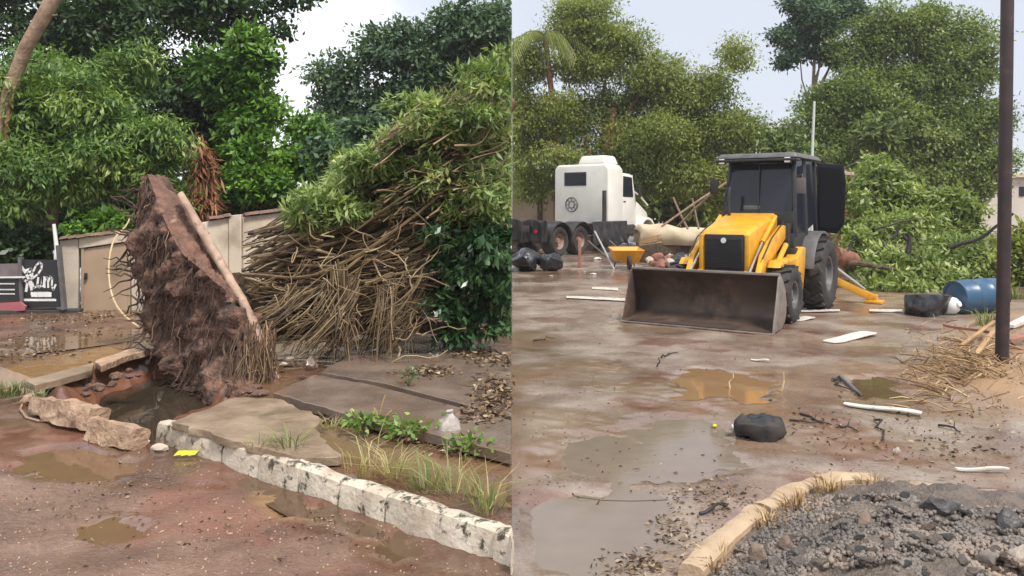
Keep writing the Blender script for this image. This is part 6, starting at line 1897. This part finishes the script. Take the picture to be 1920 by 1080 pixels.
# straw mound
mb = MB()
random.seed(77)
for k in range(650):
    x = random.gauss(1810, 60); y = random.gauss(685, 38)
    if x < 1690 or y < 600: continue
    p = at_ground(x, y, 0.01); L = random.uniform(0.08, 0.4); an = random.uniform(0, math.pi)
    e = p + Vector((math.cos(an) * L, math.sin(an) * L * 0.6, random.uniform(-0.02, 0.12)))
    e.z = max(e.z, gz(e.x, e.y) + 0.004)
    r = random.choice([0.003, 0.004, 0.006, 0.01])
    mb.tube([p, (p + e) / 2 + Vector((0, 0, random.uniform(0, 0.03))), e], [r, r, r * 0.5], 4, cap=False, tone=random.random())
o = mb.build('straw', STRAW, tone=True); o['kind'] = 'stuff'
litter('leaf_litter', [(1800, 700, 110, 60), (1880, 720, 60, 40), (1700, 800, 150, 50), (1550, 800, 130, 40), (1800, 850, 120, 40)], 520, 0.05, LITTER, 19, 0.008)
litter('leaf_litter', [(1200, 700, 220, 90), (1150, 850, 180, 80), (1400, 640, 250, 40), (1330, 960, 70, 40), (1600, 830, 200, 50), (1100, 600, 120, 40)], 330, 0.035, LITTER, 20, 0.006)
litter('leaf_litter', [(1260, 1000, 60, 50), (1180, 1060, 60, 20), (1350, 930, 70, 25)], 420, 0.045, LITTER, 23, 0.008)
for k, (x, y, n, h, lb) in enumerate([(1850, 610, 90, 0.3, 'yellow-green grass clump left of the pole foot'), (1560, 925, 80, 0.12, 'dry yellowish grass strip behind the tan kerb'), (1500, 950, 60, 0.1, 'dry grass along the inside of the kerb bend'), (1440, 985, 60, 0.09, 'brown grass beside the broken kerb joint'), (1340, 1060, 60, 0.1, 'straw grass at the near end of the tan kerb'), (1640, 910, 40, 0.1, 'sparse straw at the far end of the tan kerb'), (1905, 560, 80, 0.4, 'tall olive grass right of the pole')]):
    o = blade_mesh('grass_tuft', at_ground(x, y), n, h, 0.2 if k in (0, 6) else 0.13, GRASS if k in (0, 6) else STRAW, 400 + k, lean=0.7, tone=(0.2, 0.9))
    tag(o, lb, 'grass tuft')
# tan kerb
kr = empty('kerb', (KERB_R[2][0], KERB_R[2][1], 0)); tag(kr, 'curved tan kerb around the dark rubble heap', 'kerb')
KR = []
for i in range(len(KERB_R) - 1):
    P0 = np.array(KERB_R[max(i - 1, 0)]); P1 = np.array(KERB_R[i]); P2_ = np.array(KERB_R[i + 1]); P3 = np.array(KERB_R[min(i + 2, len(KERB_R) - 1)])
    for t in np.linspace(0, 1, 9)[:-1]: KR.append(0.5 * ((2 * P1) + (-P0 + P2_) * t + (2 * P0 - 5 * P1 + 4 * P2_ - P3) * t * t + (-P0 + 3 * P1 - 3 * P2_ + P3) * t ** 3))
KR = np.array(KR)
splits = [0, 17, 30, 40, 50, len(KR) - 1]
for q in range(5):
    seg = KR[splits[q]:splits[q + 1] + (0 if q < 4 else 1)]
    vs, fs = [], []
    prof = [(0.0, -0.1), (0.0, 0.055), (-0.02, 0.09), (-0.07, 0.1), (-0.125, 0.095), (-0.15, 0.075), (-0.155, -0.1)]
    for i in range(len(seg)):
        d = seg[min(i + 1, len(seg) - 1)] - seg[max(i - 1, 0)]; d = d / np.linalg.norm(d)
        nrm = np.array((-d[1], d[0]))
        hs = 0.85 + 0.15 * (1 - q / 4) - (0.5 if q >= 3 else 0)
        for u_, z_ in prof:
            p = seg[i] + nrm * u_
            vs.append((p[0] - kr.location.x, p[1] - kr.location.y, z_ * hs if z_ > 0 else z_))
    m_ = len(prof)
    for i in range(len(seg) - 1):
        for k in range(m_ - 1): fs.append((i * m_ + k, i * m_ + k + 1, (i + 1) * m_ + k + 1, (i + 1) * m_ + k))
    fs.append(tuple(range(m_))); fs.append(tuple((len(seg) - 1) * m_ + k for k in range(m_))[::-1])
    mb = MB(); mb.add(vs, fs); o = mb.build('kerb_stone', KERBTAN, kr, smooth=True); displace(o, 0.018, 3.0, 0.012, 17, 2.0)
# rubble heap: chunks of broken asphalt, each its own object
random.seed(123)
protos = []
for k in range(9):
    o = rock('asphalt_chunk', [ASPH, ASPH_DARK, ASPH, CLAYLUMP, ASPH][k % 5], (1.0, random.uniform(0.6, 0.95), random.uniform(0.4, 0.75)), 500 + k, sub=2, amp=0.25)
    protos.append(o)
cnt = 0
rubP = np.array(RUB)


def in_rub(x, y, m_=-0.22):
    return poly_sdf(RUB, np.array(x), np.array(y)) < m_


k = 0
while cnt < 190 and k < 6000:
    k += 1
    px = random.uniform(1380, 1935); py = random.uniform(915, 1100)
    p = at_ground(px, py)
    if not in_rub(p.x, p.y): continue
    s = random.choice([0.02, 0.025, 0.03, 0.035, 0.045]) * random.uniform(0.8, 1.25)
    pr = protos[cnt % 9]
    o = pr if cnt < 9 else pr.copy()
    if cnt >= 9: col.objects.link(o)
    o.location = (p.x, p.y, p.z + s * 0.25); o.scale = (s, s, s)
    o.rotation_euler = (random.uniform(-.5, .5), random.uniform(-.5, .5), random.uniform(0, 6.28))
    tag(o, 'dark broken asphalt lump in the roadside rubble heap', 'asphalt lump', 'asphalt lumps on the rubble heap')
    cnt += 1
for k, (x, y, s, lb) in enumerate([(1765, 965, 0.1, 'largest dark asphalt block with a hollow under it on the heap'), (1715, 955, 0.06, 'dark block left of the largest on the heap'), (1850, 1060, 0.06, 'grey slab-like block at the lower right of the heap'), (1910, 1050, 0.06, 'pale block at the right edge of the heap'), (1620, 985, 0.05, 'brownish block in the middle of the heap'), (1420, 1050, 0.06, 'round muddy lump at the left of the heap'), (1470, 1030, 0.05, 'muddy lump right of the round one'), (1890, 985, 0.065, 'blue-grey bagged lump at the right of the heap')]):
    o = rock('asphalt_block', [ASPH_DARK, ASPH, ASPH, STONE, CLAYLUMP, CLAYLUMP, CLAYLUMP, ASPH_DARK][k], (s * 1.2, s * 0.85, s * 0.8), 600 + k, sub=3, amp=0.3)
    o.location = at_ground(x, y, s * 0.4); o.rotation_euler = (0.2, 0.3 * k, k)
    tag(o, lb, 'asphalt block')
# small gravel between the lumps
rs = np.random.default_rng(8)
base_v = np.array([(-1, -1, -1), (1, -1, -1), (1, 1, -1), (-1, 1, -1), (-.7, -.6, 1), (.6, -.7, 1), (.7, .6, 1), (-.6, .7, 1)], float)
base_f = np.array([(3, 2, 1, 0), (4, 5, 6, 7), (0, 1, 5, 4), (1, 2, 6, 5), (2, 3, 7, 6), (3, 0, 4, 7)])


def gravel(name, pts, smin, smax, m):
    V, Fc = [], []
    for i, p in enumerate(pts):
        s = rs.uniform(smin, smax) * np.array((1, rs.uniform(.6, 1), rs.uniform(.5, .9)))
        a = rs.uniform(0, 6.28); b = rs.uniform(-.6, .6)
        Rz = np.array(((math.cos(a), -math.sin(a), 0), (math.sin(a), math.cos(a), 0), (0, 0, 1)))
        Rx = np.array(((1, 0, 0), (0, math.cos(b), -math.sin(b)), (0, math.sin(b), math.cos(b))))
        v = (base_v * rs.uniform(0.75, 1.2, (8, 1)) * s) @ Rx.T @ Rz.T + np.array(p)
        V.append(v); Fc.append(base_f + 8 * i)
    o = raw_mesh(name, np.concatenate(V), np.concatenate(Fc), m); o['kind'] = 'stuff'
    return o


pts = []
for _ in range(9000):
    p = at_ground(rs.uniform(1330, 1940), rs.uniform(905, 1100))
    if in_rub(p.x, p.y, -0.2): pts.append((p.x, p.y, p.z + 0.004))
gravel('gravel', pts[:6500], 0.004, 0.016, ASPH)
pts = []
for _ in range(700):
    p = at_ground(rs.uniform(0, 950), rs.uniform(860, 1080))
    if kd(np.array(p.x), np.array(p.y)) < -0.05 and p.x < 0: pts.append((p.x, p.y, p.z + 0.001))
gravel('gravel', pts, 0.002, 0.008, KERBMUD)
pts = []
for _ in range(800):
    p = at_ground(rs.uniform(965, 1920), rs.uniform(640, 1000))
    if p.x > 0.02 and not in_rub(p.x, p.y, 0.1): pts.append((p.x, p.y, p.z + 0.001))
gravel('gravel', pts, 0.002, 0.009, SOIL)

# humid air after the rain
hm = bpy.data.materials.new('haze_air'); hm.use_nodes = True
hn = hm.node_tree.nodes; hn.clear()
ho = hn.new('ShaderNodeOutputMaterial'); hv = hn.new('ShaderNodeVolumePrincipled')
hv.inputs['Color'].default_value = (0.93, 0.95, 0.97, 1); hv.inputs['Density'].default_value = 0.0007; hv.inputs['Anisotropy'].default_value = 0.2
hm.node_tree.links.new(hv.outputs[0], ho.inputs['Volume'])
mb = MB(); mb.box((0, 220, 9.0), (640, 600, 20.0))
tag(mb.build('haze', hm), kind='stuff')

print('TRIS', sum(len(o.data.loop_triangles) if o.type == 'MESH' and (o.data.calc_loop_triangles() or True) else 0 for o in sc.objects if o.type == 'MESH'), 'OBJ', len(sc.objects))
